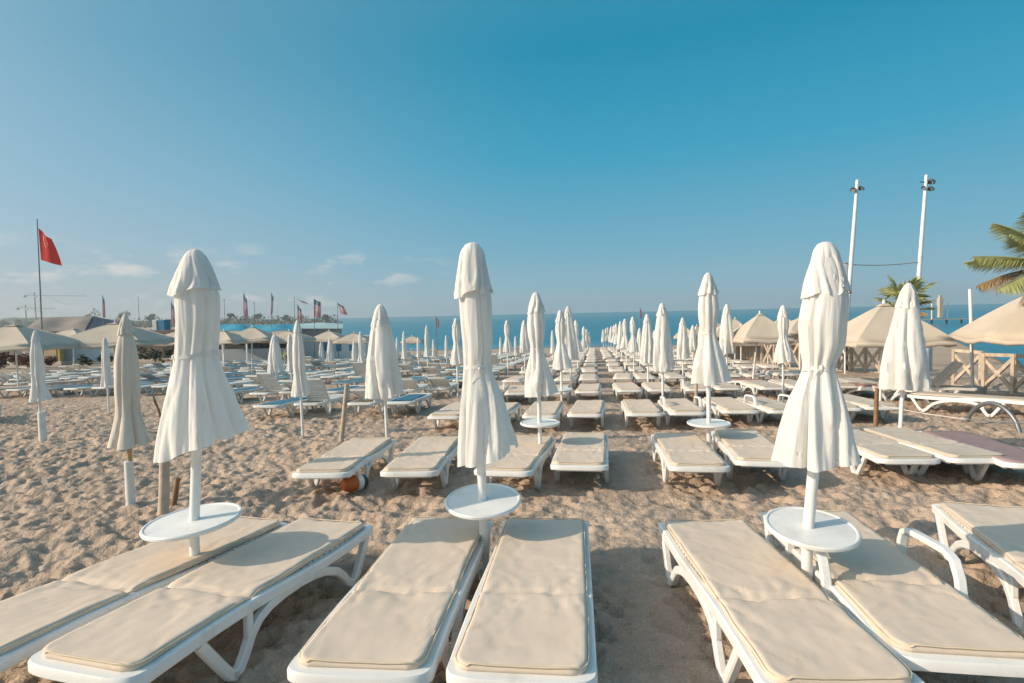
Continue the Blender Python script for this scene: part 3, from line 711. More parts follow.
for px, by, ty, k, lab in ((277, 395, 334, 'wide', 'closed white parasol beside blue towels in the left section'), (292, 392, 333, 'slim', 'thin closed white parasol between blue towels and the slim parasol'),
        (331, 376, 338, 'loose', 'closed white parasol in front of the white kiosk'), (362, 380, 331, 'slim', 'closed white parasol left of the broad loose one, before the sea'),
        (322, 372, 342, 'loose', 'small closed white parasol at the left end of the kiosk'), (355, 372, 341, 'loose', 'small closed white parasol at the right end of the kiosk'),
        (398, 370, 337, 'slim', 'thin closed parasol just right of the broad loose one'), (405, 374, 331, 'slim', 'taller thin closed parasol just right of the broad loose one'),
        (419, 368, 337, 'slim', 'thin distant closed parasol left of the small red flag'), (428, 374, 325, 'slim', 'tall thin closed parasol beside the small red flag'),
        (434, 366, 339, 'slim', 'short distant closed parasol below the small red flag'), (447, 368, 335, 'slim', 'thin closed parasol just left of the nearest central parasol'),
        (501, 364, 337, 'slim', 'tiny closed parasol just right of the nearest central parasol'), (508, 375, 320, 'tied', 'closed white parasol just right of the nearest central parasol, mid distance'),
        (516, 366, 336, 'slim', 'tiny closed parasol between two larger ones left of second row parasol'), (525, 372, 320, 'loose', 'closed untied parasol just left of the second row central parasol'),
        (553, 366, 330, 'slim', 'small closed parasol just behind the second row central parasol')):
    px_parasol((px, by), ty, k, lab)
# the long lines of parasols either side of the aisle, fourth row on
for ck, tops, word in (('b', [(571, 306), (578, 320), (583, 326), (586, 329), (587.5, 331), (588.5, 333), (589.5, 334)], 'left of'),
                       ('c', [(648, 314), (634, 316.5), (626.6, 318.5), (622, 321), (617, 323.5), (614, 325), (611, 326), (608.5, 327), (606, 328), (603.5, 329)], 'right of')):
    for i, (px, ty) in enumerate(tops):
        xi = -.70 if ck == 'b' else 1.50
        # depth where the column line passes this pixel column
        k = (px-W/2)/F; d = xi/(k-DIRX) if abs(k-DIRX) > 1e-4 else 50
        d = min(d, 60); x = k*d; zt = at(px, ty, d).z; h = zt-gz(x, d)
        sc = min(max(h, 2.0), 2.75)/2.35
        lab = ('closed white parasol, %s row, in the line just %s the aisle' % (ORD[i+3], word)) if i < 4 else 'small distant closed white parasol near the end of the line %s the aisle' % word
        parasol((x, d, gz(x, d)), 'tied' if i % 3 else 'loose', lab, rnd.uniform(-3, 3), (rnd.uniform(-.035, .035), rnd.uniform(-.03, .03)), sc)
        print('line', ck, i, 'd %.1f h %.2f' % (d, h))
# right of the aisle, deeper columns
for px, by, ty in ((640, 372, 328), (655, 368, 330), (702, 372, 322), (693, 366, 325)):
    px_parasol((px, by), ty, 'loose', 'small closed parasol among far loungers behind the third row right parasol')

# ------------------------------------------------------------------ the left section: bare loungers, towels
nb = 0; rb = random.Random(11)
GB = 'bare white loungers of the left section'
bare_kinds = [lounger_parts(of_frame, of_legs), lounger_parts(od_frame, od_legs, None, od_back), lounger_parts(od2_frame, od2_legs, None, od2_back)]
def front_edge(x): return 12.0 if x > -5.6 else 12.0+min(1, (-5.6-x)/6)*6.0
spots = []
for r in range(12):
    for c in range(14):
        for s in (-1, 1):
            d = 12.2+r*3.05+rb.uniform(-.2, .2)
            x = -4.75-c*2.02+DIRX*d+s*.42+rb.uniform(-.08, .08)
            if d > 47 or x < -.97*d-.5: continue
            if d < front_edge(x)-.4: continue
            if x > -2.95+DIRX*d-.35: continue
            if rb.random() < (.03 if d < 27 else .16): continue
            spots.append((d, x, r, c, s))
front = {}
for sp in sorted(spots):
    front.setdefault((sp[2] and 0, sp[3], sp[4]), sp)
fr = sorted(front.values(), key=lambda q: -q[1]); fr = [q for q in fr if q[1] > -.86*q[0]]
BARE = []; TAKEN = set()
for sp in sorted(spots):
    d, x = sp[:2]
    R = ground_frame(YAW*.8+rb.uniform(-.10, .10)); k = rb.choices([0, 1, 2], [8, 1.6, .6])[0]
    look = ['flat', 'with slightly raised backrest', 'with steeply raised backrest'][k]
    if sp in fr: lab = 'bare lounger %s, front edge of left section, %s from the right' % (['lying flat', 'slightly raised', 'steeply raised'][k], ORD[fr.index(sp)] if fr.index(sp) < 18 else 'far')
    else: lab = 'bare white plastic lounger %s among the crowded left section rows' % look
    bo = Kind('sun_lounger', bare_kinds[k]).place((x, d, gz(x, d)-.02), R, lab, 'sun lounger', GB); nb += 1
    BARE.append((Vector((x, d, gz(x, d)-.02)), R, k))
print('bare loungers', nb)
def towel(px, py, w, l, m, label, h=.36, yaw=0., seed=0):
    p = on_ground(px, py, h)
    best = min((q for q in BARE if q[2] == 0 and id(q) not in TAKEN), key=lambda q: ((q[0]+q[1] @ Vector((0, .95, .36)))-p).length)
    TAKEN.add(id(best)); p = best[0]+best[1] @ Vector((0, .98, .328)); R = best[1]; w, l = .60, min(l+.1, 1.75)
    b = MB(); P = []
    n = 14; mm = 10
    for i in range(n):
        row = []
        for j in range(mm):
            u = (j/(mm-1)-.5)*w; v = (i/(n-1)-.5)*l
            over = max(0, abs(u)-w*.44)
            row.append((u*.92, v, .012+.012*float(vnoise(np.array([u*5+seed]), np.array([v*4.]), seed)[0])-over*1.3))
        P.append(row)
    b.grid(P); Q = [[(x*.985, y*.99, z-.012) for x, y, z in row] for row in P]; b.grid([r[::-1] for r in Q])
    b.grid([P[0], Q[0]]); b.grid([P[-1], Q[-1]]); b.grid([[r[0] for r in P], [r[0] for r in Q]]); b.grid([[r[-1] for r in P], [r[-1] for r in Q]])
    o = b.build('towel', m, None, 60); o.location = p; o.rotation_euler = R.to_euler()
    return tag(o, label, 'towel', 'blue towels and mats on the left loungers')
for i, (px, py, w, l, m, lab) in enumerate(((268, 381, .75, 1.7, 'blue', 'bright blue mat over a lounger behind the tied skirt of the left parasol'), (281, 384, .75, 1.7, 'blue', 'bright blue mat below the thin pair of closed parasols'),
        (250, 376, .7, 1.5, 'blue', 'bright blue mat at the left end of the blue group'), (318, 397, .8, 1.4, 'blue', 'bright blue mat right of the slim parasol near the wooden post'),
        (330, 377, .8, 1.6, 'blue_dk', 'dull teal mat below the kiosk, left one'), (348, 380, .8, 1.6, 'blue_dk', 'dull teal mat below the kiosk, right one'), (336, 369, .8, 1.6, 'blue_dk', 'dull teal mat nearest to the kiosk front'),
        (413, 394, .8, 1.3, 'blue', 'bright blue mat right of the broad loose parasol'), (418, 375, .8, 1.5, 'blue_dk', 'teal mat beyond the broad loose parasol, middle one'), (408, 378, .8, 1.5, 'blue_dk', 'teal mat beyond the broad loose parasol, left one'),
        (446, 371, .8, 1.5, 'blue', 'blue mat just left of the nearest central parasol, farther one'), (452, 383, .8, 1.4, 'blue', 'blue mat just left of the nearest central parasol, nearer one'),
        (238, 395, .7, 1.2, 'blue', 'blue mat peeping out right of the left parasol skirt'), (400, 368, .8, 1.5, 'blue_dk', 'far teal mat beyond the broad loose parasol'))):
    towel(px, py, w, l, M[m], lab, .40, 0, i)

rt = random.Random(9)
for q in list(BARE):
    if q[2] == 0 and id(q) not in TAKEN and -.62*q[0].y < q[0].x < -.05*q[0].y and q[0].y > 13 and rt.random() < .6:
        c_ = q[0]+q[1] @ Vector((0, .95, .36))
        TAKEN.add(id(q)); keep = BARE; BARE = [q]; TAKEN.discard(id(q))
        vv = RM.transposed() @ (c_-Vector((0, 0, CAMH)))
        towel(W/2+F*vv.x/-vv.z, H/2-F*vv.y/-vv.z, .6, 1.6, M['blue_dk'], 'dull teal mat on a bare lounger among the left section rows', .36, 0, rt.randrange(99)); BARE = keep

# ------------------------------------------------------------------ open parasols
def open_parasol(pole_px, apex, half_px, rim_y, sides, label, rot=0., m='beige', post=.03, valance=.16):
    p = on_ground(*pole_px); Y = p.y; a = at(apex[0], apex[1], Y); rim = at(apex[0], rim_y, Y)
    R = half_px*Y/F*(1.15 if sides == 4 else 1.0)
    r = empty('open_parasol', p, label, 'parasol', 'open beige parasols')
    ax = a.x-p.x; az = a.z-p.z; rz = rim.z-p.z
    b = MB(); n = sides; N = 6; rings = []
    for i in range(9):
        t = i/8; row = []
        for k in range(n*N):
            k0 = k//N; f = (k % N)/N
            a0 = rot+2*PI*k0/n; a1 = rot+2*PI*(k0+1)/n
            x = (math.cos(a0)*(1-f)+math.cos(a1)*f); y = (math.sin(a0)*(1-f)+math.sin(a1)*f)
            sagk = math.sin(PI*f)*.05*t*R/1.3
            z = az+(rz-az)*(t**1.18)-sagk*.8+.02*math.sin(k*1.7+t*4)*t
            row.append((ax+x*R*max(t, .02), y*R*max(t, .02), z))
        rings.append(row+[row[0]])
    b.grid(rings); can = b.build('canopy', M[m], r, 25)
    sol = can.modifiers.new('cloth', 'SOLIDIFY'); sol.thickness = .006
    v = MB(); P = [[(x, y, z-.004) for x, y, z in rings[-1]], [(ax+(x-ax)*1.01, y*1.01, z-valance*.6) for x, y, z in rings[-1]], [(ax+(x-ax)*1.0, y*1.0, z-valance*(.9+.1*math.sin(k*2.1))) for k, (x, y, z) in enumerate(rings[-1])]]
    v.grid(P); vo = v.build('valance', M[m], r, 40); s2 = vo.modifiers.new('cloth', 'SOLIDIFY'); s2.thickness = .006
    c = MB(); c.grid([[(ax+(x-ax)*k, y*k, az+.03+((z-az)*k)*1.0) for x, y, z in rings[1]] for k in (.05, .5, 1.0)]); co = c.build('vent_cap', M[m], r, 25)
    s3 = co.modifiers.new('cloth', 'SOLIDIFY'); s3.thickness = .006
    pm = MB(); pm.tube([(0, 0, -.1), (ax*.5, 0, az*.5), (ax, 0, az+.10)], post, 12); pm.build('pole', M['white_pole'], r, 50)
    rb_ = MB()
    for k in range(n):
        a0 = rot+2*PI*k/n
        rb_.beam((ax, 0, az-.06), (ax+math.cos(a0)*R*.98, math.sin(a0)*R*.98, rz-.03), .025, .02)
    rb_.build('ribs', M['wood'], r)
    return r
open_parasol((114, 387), (115, 323), 50, 341, 4, 'large open beige parasol with a shaded right face, left of the soiled parasol', .95)
open_parasol((19, 395), (14, 325), 52, 345, 4, 'large open pale parasol cut by the photo\'s left edge', .9)
open_parasol((74, 375), (73, 329), 34, 341, 4, 'open beige parasol seen between the two large ones at far left', .8)
open_parasol((176, 373), (176, 332), 30, 341, 4, 'open beige parasol half hidden behind the nearest left parasol', .8)
open_parasol((252, 374), (252, 327), 26, 338.5, 4, 'open beige parasol in front of the turquoise awning', .95)
open_parasol((224, 376), (224, 331), 24, 340.5, 4, 'open beige parasol emerging right of the nearest left parasol', .7)
open_parasol((283, 372), (289, 331), 24, 339, 4, 'open beige parasol behind the thin closed parasols', .75)
open_parasol((326, 366), (329, 331), 20, 338.5, 4, 'open beige parasol standing before the kiosk left end', .8)
open_parasol((353, 366), (354, 333), 21, 340.5, 4, 'open beige parasol at the right end of the kiosk', .85)
open_parasol((411, 362), (412, 336), 13, 341, 4, 'small far open beige parasol right of the broad loose one', .85)
open_parasol((880, 402), (884, 304), 52, 339, 4, 'big open beige parasol left of the broad leaning closed one, under fan palm', .62, valance=.13)
open_parasol((1052, 405), (1052, 285), 82, 335, 6, 'big open beige parasol cut by the photo\'s right edge', .25, valance=.12)
open_parasol((752, 385), (760, 314), 29, 337, 4, 'open beige parasol behind the closed one, middle of the right side', .7)
for i, (px, ty, hw_, by, ry, lab) in enumerate(((735, 319, 15, 366, 332, 'far open beige parasol left of the middle one'), (778, 320, 18, 372, 333, 'far open beige parasol right of the middle one'), (800, 318, 26, 374, 330, 'open beige parasol mostly hidden by the nearest right parasol'),
        (716, 322, 12, 362, 332, 'small far open beige parasol close to the aisle side'), (697, 326, 12, 360, 335, 'smallest open beige parasol beside the short closed one'), (827, 322, 20, 372, 333, 'far open beige parasol right of the nearest right parasol'), (741, 326, 14, 368, 338, 'low open beige parasol below the middle group'))):
    open_parasol((px, by), (px, ty), hw_, ry, 4, lab, .6+.1*i)

# ------------------------------------------------------------------ flags
def flag_thing(base_px, Y, top, pts, label, mats, pole_r=.04, name='flag_pole', quads=None, cat='flag', group=None):
    """pole from its foot up to the top pixel; pts gives the four cloth corners as pixels: hoist top, fly top, fly bottom, hoist bottom"""
    p = at(*base_px, Y); g = Vector((p.x, Y, gz(p.x, Y))); t = at(*top, Y)
    r = empty(name, g, label, cat, group)
    b = MB(); b.tube([(0, 0, -.2), tuple((t-g)*.5), tuple(t-g)], [pole_r, pole_r*.85, pole_r*.6], 10); b.build('pole', M['steel'], r, 50)
    q = [at(*c, Y)-g for c in pts]; n, mrow = 16, 12
    f = MB(); P = []
    for i in range(mrow):
        v = i/(mrow-1); row = []
        for j in range(n):
            u = j/(n-1)
            pt = (q[0]*(1-u)+q[1]*u)*(1-v)+(q[3]*(1-u)+q[2]*u)*v
            size = (q[1]-q[0]).length
            pt = pt+Vector((0, .12*size*math.sin(u*7+v*2.2)*u, .03*size*math.sin(u*6+1)*u))
            row.append(pt)
        P.append(row)
    ms = [M[k] for k in mats]
    if len(ms) == 1: f.grid(P)
    else:
        nb_ = len(ms)
        for k in range(nb_):
            i0 = (mrow-1)*k//nb_; i1 = (mrow-1)*(k+1)//nb_; f.cur = k; f.grid(P[i0:i1+1])
    fo = f.build('flag_cloth', ms if len(ms) > 1 else ms[0], r, 60)
    return r, P
r, P = flag_thing((44, 380), 24, (37, 219), [(38.4, 228), (50.5, 239), (62, 266), (41, 260)], 'red flag on a tall thin grey pole above the left parasols', ['red'], .034)
# pale crescent and star printed on it, partly folded away
b = MB()
def fl(u, v):
    i = min(10.999, v*11); j = min(14.999, u*15); a, c = int(i), int(j); fi, fj = i-a, j-c
    pt = (P[a][c]*(1-fj)+P[a][c+1]*fj)*(1-fi)+(P[a+1][c]*(1-fj)+P[a+1][c+1]*fj)*fi
    return pt+Vector((0, -.012, 0))
cr_o = [(.42+.15*math.cos(a)*.9, .30+.19*math.sin(a)) for a in np.linspace(.7, 2*PI-.7, 18)]
cr_i = [(.455+.12*math.cos(a)*.9, .30+.15*math.sin(a)) for a in np.linspace(.75, 2*PI-.75, 18)]
b.grid([[fl(*c) for c in cr_o], [fl(*c) for c in cr_i]])
st = []
for k in range(10):
    a = PI+2*PI*k/10; rr_ = .07 if k % 2 == 0 else .03; st.append(fl(.62+rr_*math.cos(a)*.9, .30+rr_*1.2*math.sin(a)))
b.add(st, [tuple(range(10))])
b.build('crescent_emblem', M['flag_pink'], [o for o in kids(r) if o.name.startswith('flag_cloth')][0])
GF = 'banner flags along the awnings'
flag_thing((103, 350), 46, (102.5, 295), [(102.5, 296), (104.2, 299), (105.5, 318), (103, 317)], 'navy and red banner flag hanging limp above the dark gable', ['flag_blue', 'flag_red', 'flag_red'], .03, group=GF)
flag_thing((171, 350), 46, (171.3, 301), [(171.3, 302), (173.5, 306), (175, 325), (172, 324)], 'banner flag half hidden behind the nearest left parasol', ['flag_blue', 'flag_pink', 'flag_red'], .03, group=GF)
flag_thing((244, 345), 44, (243.5, 292.5), [(243.5, 293), (246.5, 299), (248, 316), (243.5, 318)], 'tall banner flag just right of the nearest left parasol', ['flag_blue', 'flag_pink', 'flag_red'], .03, group=GF)
flag_thing((270, 345), 44, (271.5, 292.5), [(271.5, 293), (273.5, 297), (272.5, 313), (270.5, 318)], 'narrow banner flag above the turquoise awning', ['flag_blue', 'flag_pink', 'flag_red'], .03, group=GF)
flag_thing((294, 345), 44, (294.3, 297), [(295, 298), (302, 301), (309, 304), (303, 303)], 'thin streaming flag blown right above the awning end', ['flag_blue', 'flag_red'], .03, group=GF)
flag_thing((298, 350), 42, (297.5, 304), [(297.5, 305), (301, 309), (302.5, 320), (298, 321)], 'low banner flag behind the slim closed parasol', ['flag_blue', 'flag_pink', 'flag_red'], .03, group=GF)
flag_thing((314, 345), 44, (314, 298), [(314, 299), (320.5, 302), (321, 318), (314.5, 317)], 'widest banner flag, above the white kiosk roof', ['flag_blue', 'flag_pink', 'flag_red'], .03, group=GF)
flag_thing((338, 345), 44, (337.5, 302), [(337.7, 303), (343, 306), (348, 315), (341, 314)], 'navy flag with pale centre flying at the kiosk\'s right end', ['flag_blue', 'flag_pink', 'flag_red'], .03, group=GF)
flag_thing((437, 350), 60, (436, 316), [(436, 317), (438.5, 319), (439.5, 327), (436.2, 328)], 'small dark red flag near the water left of the nearest central parasol', ['flag_red'], .05, group='small flags by the water')
flag_thing((640, 350), 60, (640, 307), [(640, 308), (642.5, 312), (642, 318), (640, 317)], 'small dark red flag near the water right of the aisle', ['flag_red'], .05, group='small flags by the water')

# ------------------------------------------------------------------ huts and awnings at the left
def px_box(mb, x0, x1, ytop, ybot, Y, depth, clip=True):
    a = at(x0, ytop, Y); c = at(x1, ybot, Y)
    mb.box(((a.x+c.x)/2, Y+depth/2, (a.z+c.z)/2), (abs(c.x-a.x), depth, abs(a.z-c.z)))
def local(o_empty, mb):
    L = o_empty.location; mb.v = [(v[0]-L.x, v[1]-L.y, v[2]-L.z) for v in mb.v]; return mb
# turquoise awning on posts with grey screen below
Y = 42; g = at(262, 350, Y); r = empty('awning_shelter', (g.x, Y, gz(g.x, Y)), 'long shelter with turquoise cloth roof behind the left open parasols', 'shelter')
b = MB(); P = []
for i in range(7):
    t = i/6; row = []
    for j in range(25):
        px = 196+j*4.4; wv = math.sin(j*.55)*1.1
        top = at(px, 324.5+wv*.4, Y+5); bot = at(px, 331.5+wv, Y)
        row.append(bot*(1-t)+top*t+Vector((0, 0, .12*math.sin(t*PI)*math.sin(j*.8))))
    P.append(row)
b.grid(P); b.grid([[p-Vector((0, 0, .02)) for p in row][::-1] for row in P]); local(r, b).build('awning_cloth', M['turq'], r, 60)
b = MB()
for px in (200, 222, 246, 270, 294):
    t = at(px, 332, Y); b = MB(); b.beam((t.x, Y, gz(t.x, Y)), (t.x, Y, t.z), .10); local(r, b).build('post', M['white_pole'], r)
b = MB(); px_box(b, 196, 298, 350, 363, Y+1.2, .08); local(r, b).build('screen', M['wall_grey'], r)
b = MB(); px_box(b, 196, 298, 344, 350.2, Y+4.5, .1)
local(r, b).build('dark_back_wall', M['dark_grey'], r)  # near-black mottled slab along the back, below the awning
# kiosk
Y = 45; g = at(335, 350, Y); r = empty('kiosk', (g.x, Y, gz(g.x, Y)), 'low white beach kiosk with blue shutters left of the sea', 'kiosk')
b = MB(); px_box(b, 303, 366, 338, 366, Y, 4); local(r, b).build('wall', M['wall_white'], r)
for x0, x1 in ((324, 329), (336, 341), (349, 353)):
    b = MB(); px_box(b, x0, x1, 342, 351, Y-.06, .08); o = local(r, b).build('window', M['window_blue'], r)
b = MB(); P = []
for t in range(6):
    row = []
    for j in range(12):
        px = 300+j*3.9; pz = at(px, 322.5+abs(j-5.5)*.25, Y+2.5); po = at(px, 328.5, Y-1)
        k = t/5; row.append(po*(1-k)+pz*k+Vector((0, 0, .1*math.sin(k*PI))))
    P.append(row)
b.grid(P); b.grid([[p-Vector((0, 0, .03)) for p in row][::-1] for row in P]); local(r, b).build('roof', M['pale_turq'], r, 60)
b = MB(); px_box(b, 301, 340, 328.2, 337, Y-.6, .5); local(r, b).build('fascia', M['wall_grey'], r)
# tarpaulin-roofed hall far left
Y = 66; g = at(70, 345, Y); r = empty('tent_hall', (g.x, Y, gz(g.x, Y)), 'grey tarpaulin roofed hall with dark blue gable at far left', 'hall')
b = MB(); A = [at(22, 331, Y), at(84, 332, Y), at(93, 316, Y+8), at(40, 317.5, Y+8)]
P = [[A[0]*(1-k)*(1-t)+A[1]*k*(1-t)+A[3]*(1-k)*t+A[2]*k*t+Vector((0, 0, .25*math.sin(k*9)*math.sin(t*PI))) for k in [i/14 for i in range(15)]] for t in [i/6 for i in range(7)]]
b.grid(P); b.grid([[p-Vector((0, 0, .06)) for p in row][::-1] for row in P]); local(r, b).build('roof', M['tarp'], r, 60)
b = MB(); A = [at(84, 332, Y), at(138, 332, Y+3), at(136, 326, Y+8), at(93, 316, Y+8)]
P = [[A[0]*(1-k)*(1-t)+A[1]*k*(1-t)+A[3]*(1-k)*t+A[2]*k*t for k in [i/8 for i in range(9)]] for t in [i/4 for i in range(5)]]
b.grid(P); b.grid([[p-Vector((0, 0, .06)) for p in row][::-1] for row in P]); local(r, b).build('gable_sheet', M['navy'], r, 60)
b = MB(); px_box(b, 24, 134, 333, 352, Y+1, 7); local(r, b).build('wall', M['wall_grey'], r)
# painted hoarding with tan panel
Y = 50; g = at(80, 350, Y); r = empty('painted_wall', (g.x, Y, gz(g.x, Y)), 'pale blue painted wall with pink patches behind the large open parasol', 'wall')
b = MB(); px_box(b, 61, 128, 341, 361, Y, .2); local(r, b).build('panel', M['wall_blue'], r)
b = MB(); px_box(b, 61, 128, 361, 363.5, Y-.3, .5); local(r, b).build('plinth', M['concrete'], r)
Y = 49; g = at(52, 350, Y); r = empty('shed', (g.x, Y, gz(g.x, Y)), 'small tan shed with an ochre board at its right corner, far left', 'shed')
b = MB(); px_box(b, 43, 56.5, 338, 361, Y, 2); local(r, b).build('wall', M['tan'], r)
b = MB(); px_box(b, 56.8, 60, 339, 361, Y-.05, .4); local(r, b).build('corner_board', M['yellow'], r)
b = MB(); px_box(b, 42, 61, 336, 337.8, Y-.3, 2.6); local(r, b).build('roof', M['brown_roof'], r)
Y = 56; g = at(155, 350, Y); r = empty('flat_roof_building', (g.x, Y, gz(g.x, Y)), 'low brown flat roofed building with boxes on top, behind the nearest left parasol', 'building')
b = MB(); px_box(b, 134, 196, 331, 333, Y-1, 8); local(r, b).build('roof', M['brown_roof'], r)
b = MB(); px_box(b, 138, 194, 333.2, 356, Y, 6); local(r, b).build('wall', M['brown_roof'], r)
b = MB(); px_box(b, 152, 157, 320, 330.8, Y+1, 1); local(r, b).build('water_tank', M['wall_white'], r, bevel=.05)
b = MB(); px_box(b, 158, 165, 320, 330.8, Y+1, 1); local(r, b).build('roof_box', M['window_blue'], r, bevel=.05)
# track beside the left huts
b = MB(); A = [on_ground(-140, 386), on_ground(-140, 371), on_ground(120, 363), on_ground(120, 367)]
b.add([p+Vector((0, 0, .05)) for p in A], [(0, 1, 2, 3)]); tag(b.build('track', M['road']), 'pale packed sand track before the far left huts', kind='structure')
# plants: leaf-clump bushes
def bush_mesh(w, h, d, n, leaf, seed, m):
    rg = random.Random(seed); b = MB()
    cl = [(rg.uniform(-.42, .42)*w, rg.uniform(-.4, .4)*d, rg.uniform(.25, .8)*h, rg.uniform(.18, .34)) for _ in range(max(4, int(w/h*3)))]
    for i in range(n):
        c = rg.choice(cl); v = Vector((rg.gauss(0, 1), rg.gauss(0, 1), rg.gauss(0, 1))).normalized()*(rg.random()**.4)*c[3]
        p = Vector((c[0]+v.x*h*1.2, c[1]+v.y*h, max(.02, c[2]+v.z*h)))
        R = Matrix.Rotation(rg.uniform(0, 6.3), 3, 'Z') @ Matrix.Rotation(rg.uniform(-1.2, 1.2), 3, 'X'); s = leaf*rg.uniform(.6, 1.4)
        b.add([p+R @ Vector((x*s, y*s, 0)) for x, y in ((-.5, -.3), (.5, -.3), (.6, .3), (0, .7), (-.6, .3))], [(0, 1, 2, 3, 4)])
    return b.mesh('foliage', m)
def bush(px, py, Y, w, h, m, label, seed, n=900, leaf=.14, name='bush', group=None):
    p = at(px, py, Y); o = put(name, bush_mesh(w, h, w*.5, n, leaf, seed, m)); o.location = (p.x, Y, gz(p.x, Y)); return tag(o, label, 'bush', group)
bush(20, 350, 44, 5.5, 1.7, M['scrub'], 'dry reddish brown scrub under the far left parasols', 1)
bush(-8, 350, 43, 4, 1.9, M['scrub'], 'dry scrub at the left edge of the photo', 2)
bush(38, 355, 41, 3, 1.1, M['scrub'], 'low dry scrub before the tan shed', 3)
bush(112, 352, 47, 6.5, 1.0, M['hedge'], 'dark hedge at the foot of the pale blue wall', 4)
bush(160, 352, 46, 5, 1.5, M['hedge'], 'dark hedge below the flat roofed building', 5)
bush(284, 350, 40.5, 1.6, 1.3, M['palm'], 'bright green shrub beside the grey screen', 6, 400)
for px, Y, lab in ((11, 40, 'white cloth hung to dry on a line, left one'), (19, 40, 'white cloth hung to dry on a line, right one')):
    a = at(px-2.6, 345, Y); c = at(px+2.6, 355, Y); b = MB(); P = []
    for i in range(6):
        P.append([(a.x+(c.x-a.x)*j/8, .05*math.sin(j*1.5+i*.4), a.z+(c.z-a.z)*i/5-gz(a.x, Y)) for j in range(9)])
    b.grid(P); b.v = [(x-a.x, y, z) for x, y, z in b.v]
    o = b.build('hung_cloth', M['flag_white'], None, 60); o.location = (a.x, Y, gz(a.x, Y)); tag(o, lab, 'cloth', 'white cloths on a line')
    s = o.modifiers.new('cloth', 'SOLIDIFY'); s.thickness = .01
# far coast: hills, wood, single trees, cranes
b = MB(); rows = []
for k, (Yd, yy0) in enumerate(((620, 0), (700, 1), (860, .6))):
    row = []
    for i in range(90):
        px = -330+i*7.0
        hgt = [0, 1, .35][k]*max(.0, (7.5+2.6*math.sin(px*.021+1)+1.6*math.sin(px*.06)+.8*math.sin(px*.17))*(1-max(0, (px-70)/260))**1.1 if px < 330 else 0)
        hz = 314.5-.0221*(px-512)
        p = at(px, hz-hgt*.85+2, Yd); p.z = max(p.z, -3.6) if k else -3.6
        row.append(p)
    rows.append(row)
b.grid(rows); tag(b.build('far_hills', M['hill'], None, 60), 'low wooded hills on the far left horizon', kind='structure')
rg = random.Random(3); b = MB()
for i in range(900):
    px = rg.uniform(-120, 338); Yd = rg.uniform(480, 640); hz = 314.5-.0221*(px-512)
    up = (2.0 if px > 110 else 3.0)+2.0*abs(math.sin(px*.07))*rg.random()
    base = at(px, hz+3.2, Yd); top = up*Yd/F; s = rg.uniform(1.2, 2.6)
    cz = -2.75+rg.random()**1.3*(top+4.5)
    for _ in range(9):
        p = Vector((base.x+rg.gauss(0, s), Yd+rg.gauss(0, s), max(-2.7, cz+rg.gauss(0, s*.6))))
        R = Matrix.Rotation(rg.uniform(0, 6.3), 3, 'Z') @ Matrix.Rotation(rg.uniform(-1.3, 1.3), 3, 'X'); q = rg.uniform(.7, 1.5)
        b.add([p+R @ Vector((x*q, y*q, 0)) for x, y in ((-.6, -.4), (.5, -.5), (.7, .3), (0, .8), (-.7, .3))], [(0, 1, 2, 3, 4)])
tag(b.build('far_wood', M['leaf']), 'dark far off wood along the left shore', 'wood', kind='stuff')
def far_tree(px, ytop, Yd, w, label, seed):
    hz = 314.5-.0221*(px-512); p = at(px, hz, Yd); zt = at(px, ytop, Yd).z; h = zt+2.75
    r = empty('far_tree', (p.x, Yd, -2.75), label, 'tree', 'trees standing out on the far shore')
    b = MB(); b.tube([(0, 0, -.3), (.1, 0, h*.4), (0, 0, h*.7)], [.35, .25, .12], 8); b.build('trunk', M['bark'], r)
    me = bush_mesh(w, h*.75, w, 420, .9, seed, M['leaf']); o = put('crown', me, r); o.location = (0, 0, h*.28)
for i, (px, yt, w, lab) in enumerate(((92, 311, 9, 'rounded tree above the dark gable on the far shore'), (154, 312, 8, 'tree rising just left of the nearest left parasol, far shore'), (124, 312, 7, 'small tree between gable and soiled parasol, far shore'),
        (230, 313.5, 10, 'broad tree just right of the nearest left parasol, far shore'), (258, 314, 8, 'tree between the two tall banner flags, far shore'), (325, 314, 5, 'last tree near the tip of the far shore'), (286, 315.5, 7, 'low tree behind the streaming flag, far shore'))):
    far_tree(px, yt, 520, w, lab, 30+i)
def crane(px, ytop, x0, x1, label):
    Yd = 560; p = at(px, ytop, Yd); g = Vector((p.x, Yd, -2.7)); r = empty('tower_crane', g, label, 'crane', 'tower cranes on the far left horizon')
    hgt = p.z-g.z; b = MB(); b.beam((0, 0, 0), (0, 0, hgt+2.5), .75); b.build('mast', M['steel'], r)
    a = at(x0, ytop+.4, Yd)-g; c = at(x1, ytop+1, Yd)-g; b = MB(); b.beam(a, c, .45); b.box(a+Vector((.8, 0, -1)), (1.6, 1.2, 2)); b.beam((0, 0, hgt+2.5), a, .2); b.beam((0, 0, hgt+2.5), (c*.7), .15); b.build('jib', M['steel'], r)
    b = MB(); b.box((1.0, 0, hgt-1.5), (1.6, 1.4, 2)); b.build('cab', M['wall_white'], r)
crane(34.5, 295, 24, 86, 'taller tower crane just left of the red flag pole')
crane(25.5, 307.5, 17, 55, 'shorter tower crane left of the taller one')
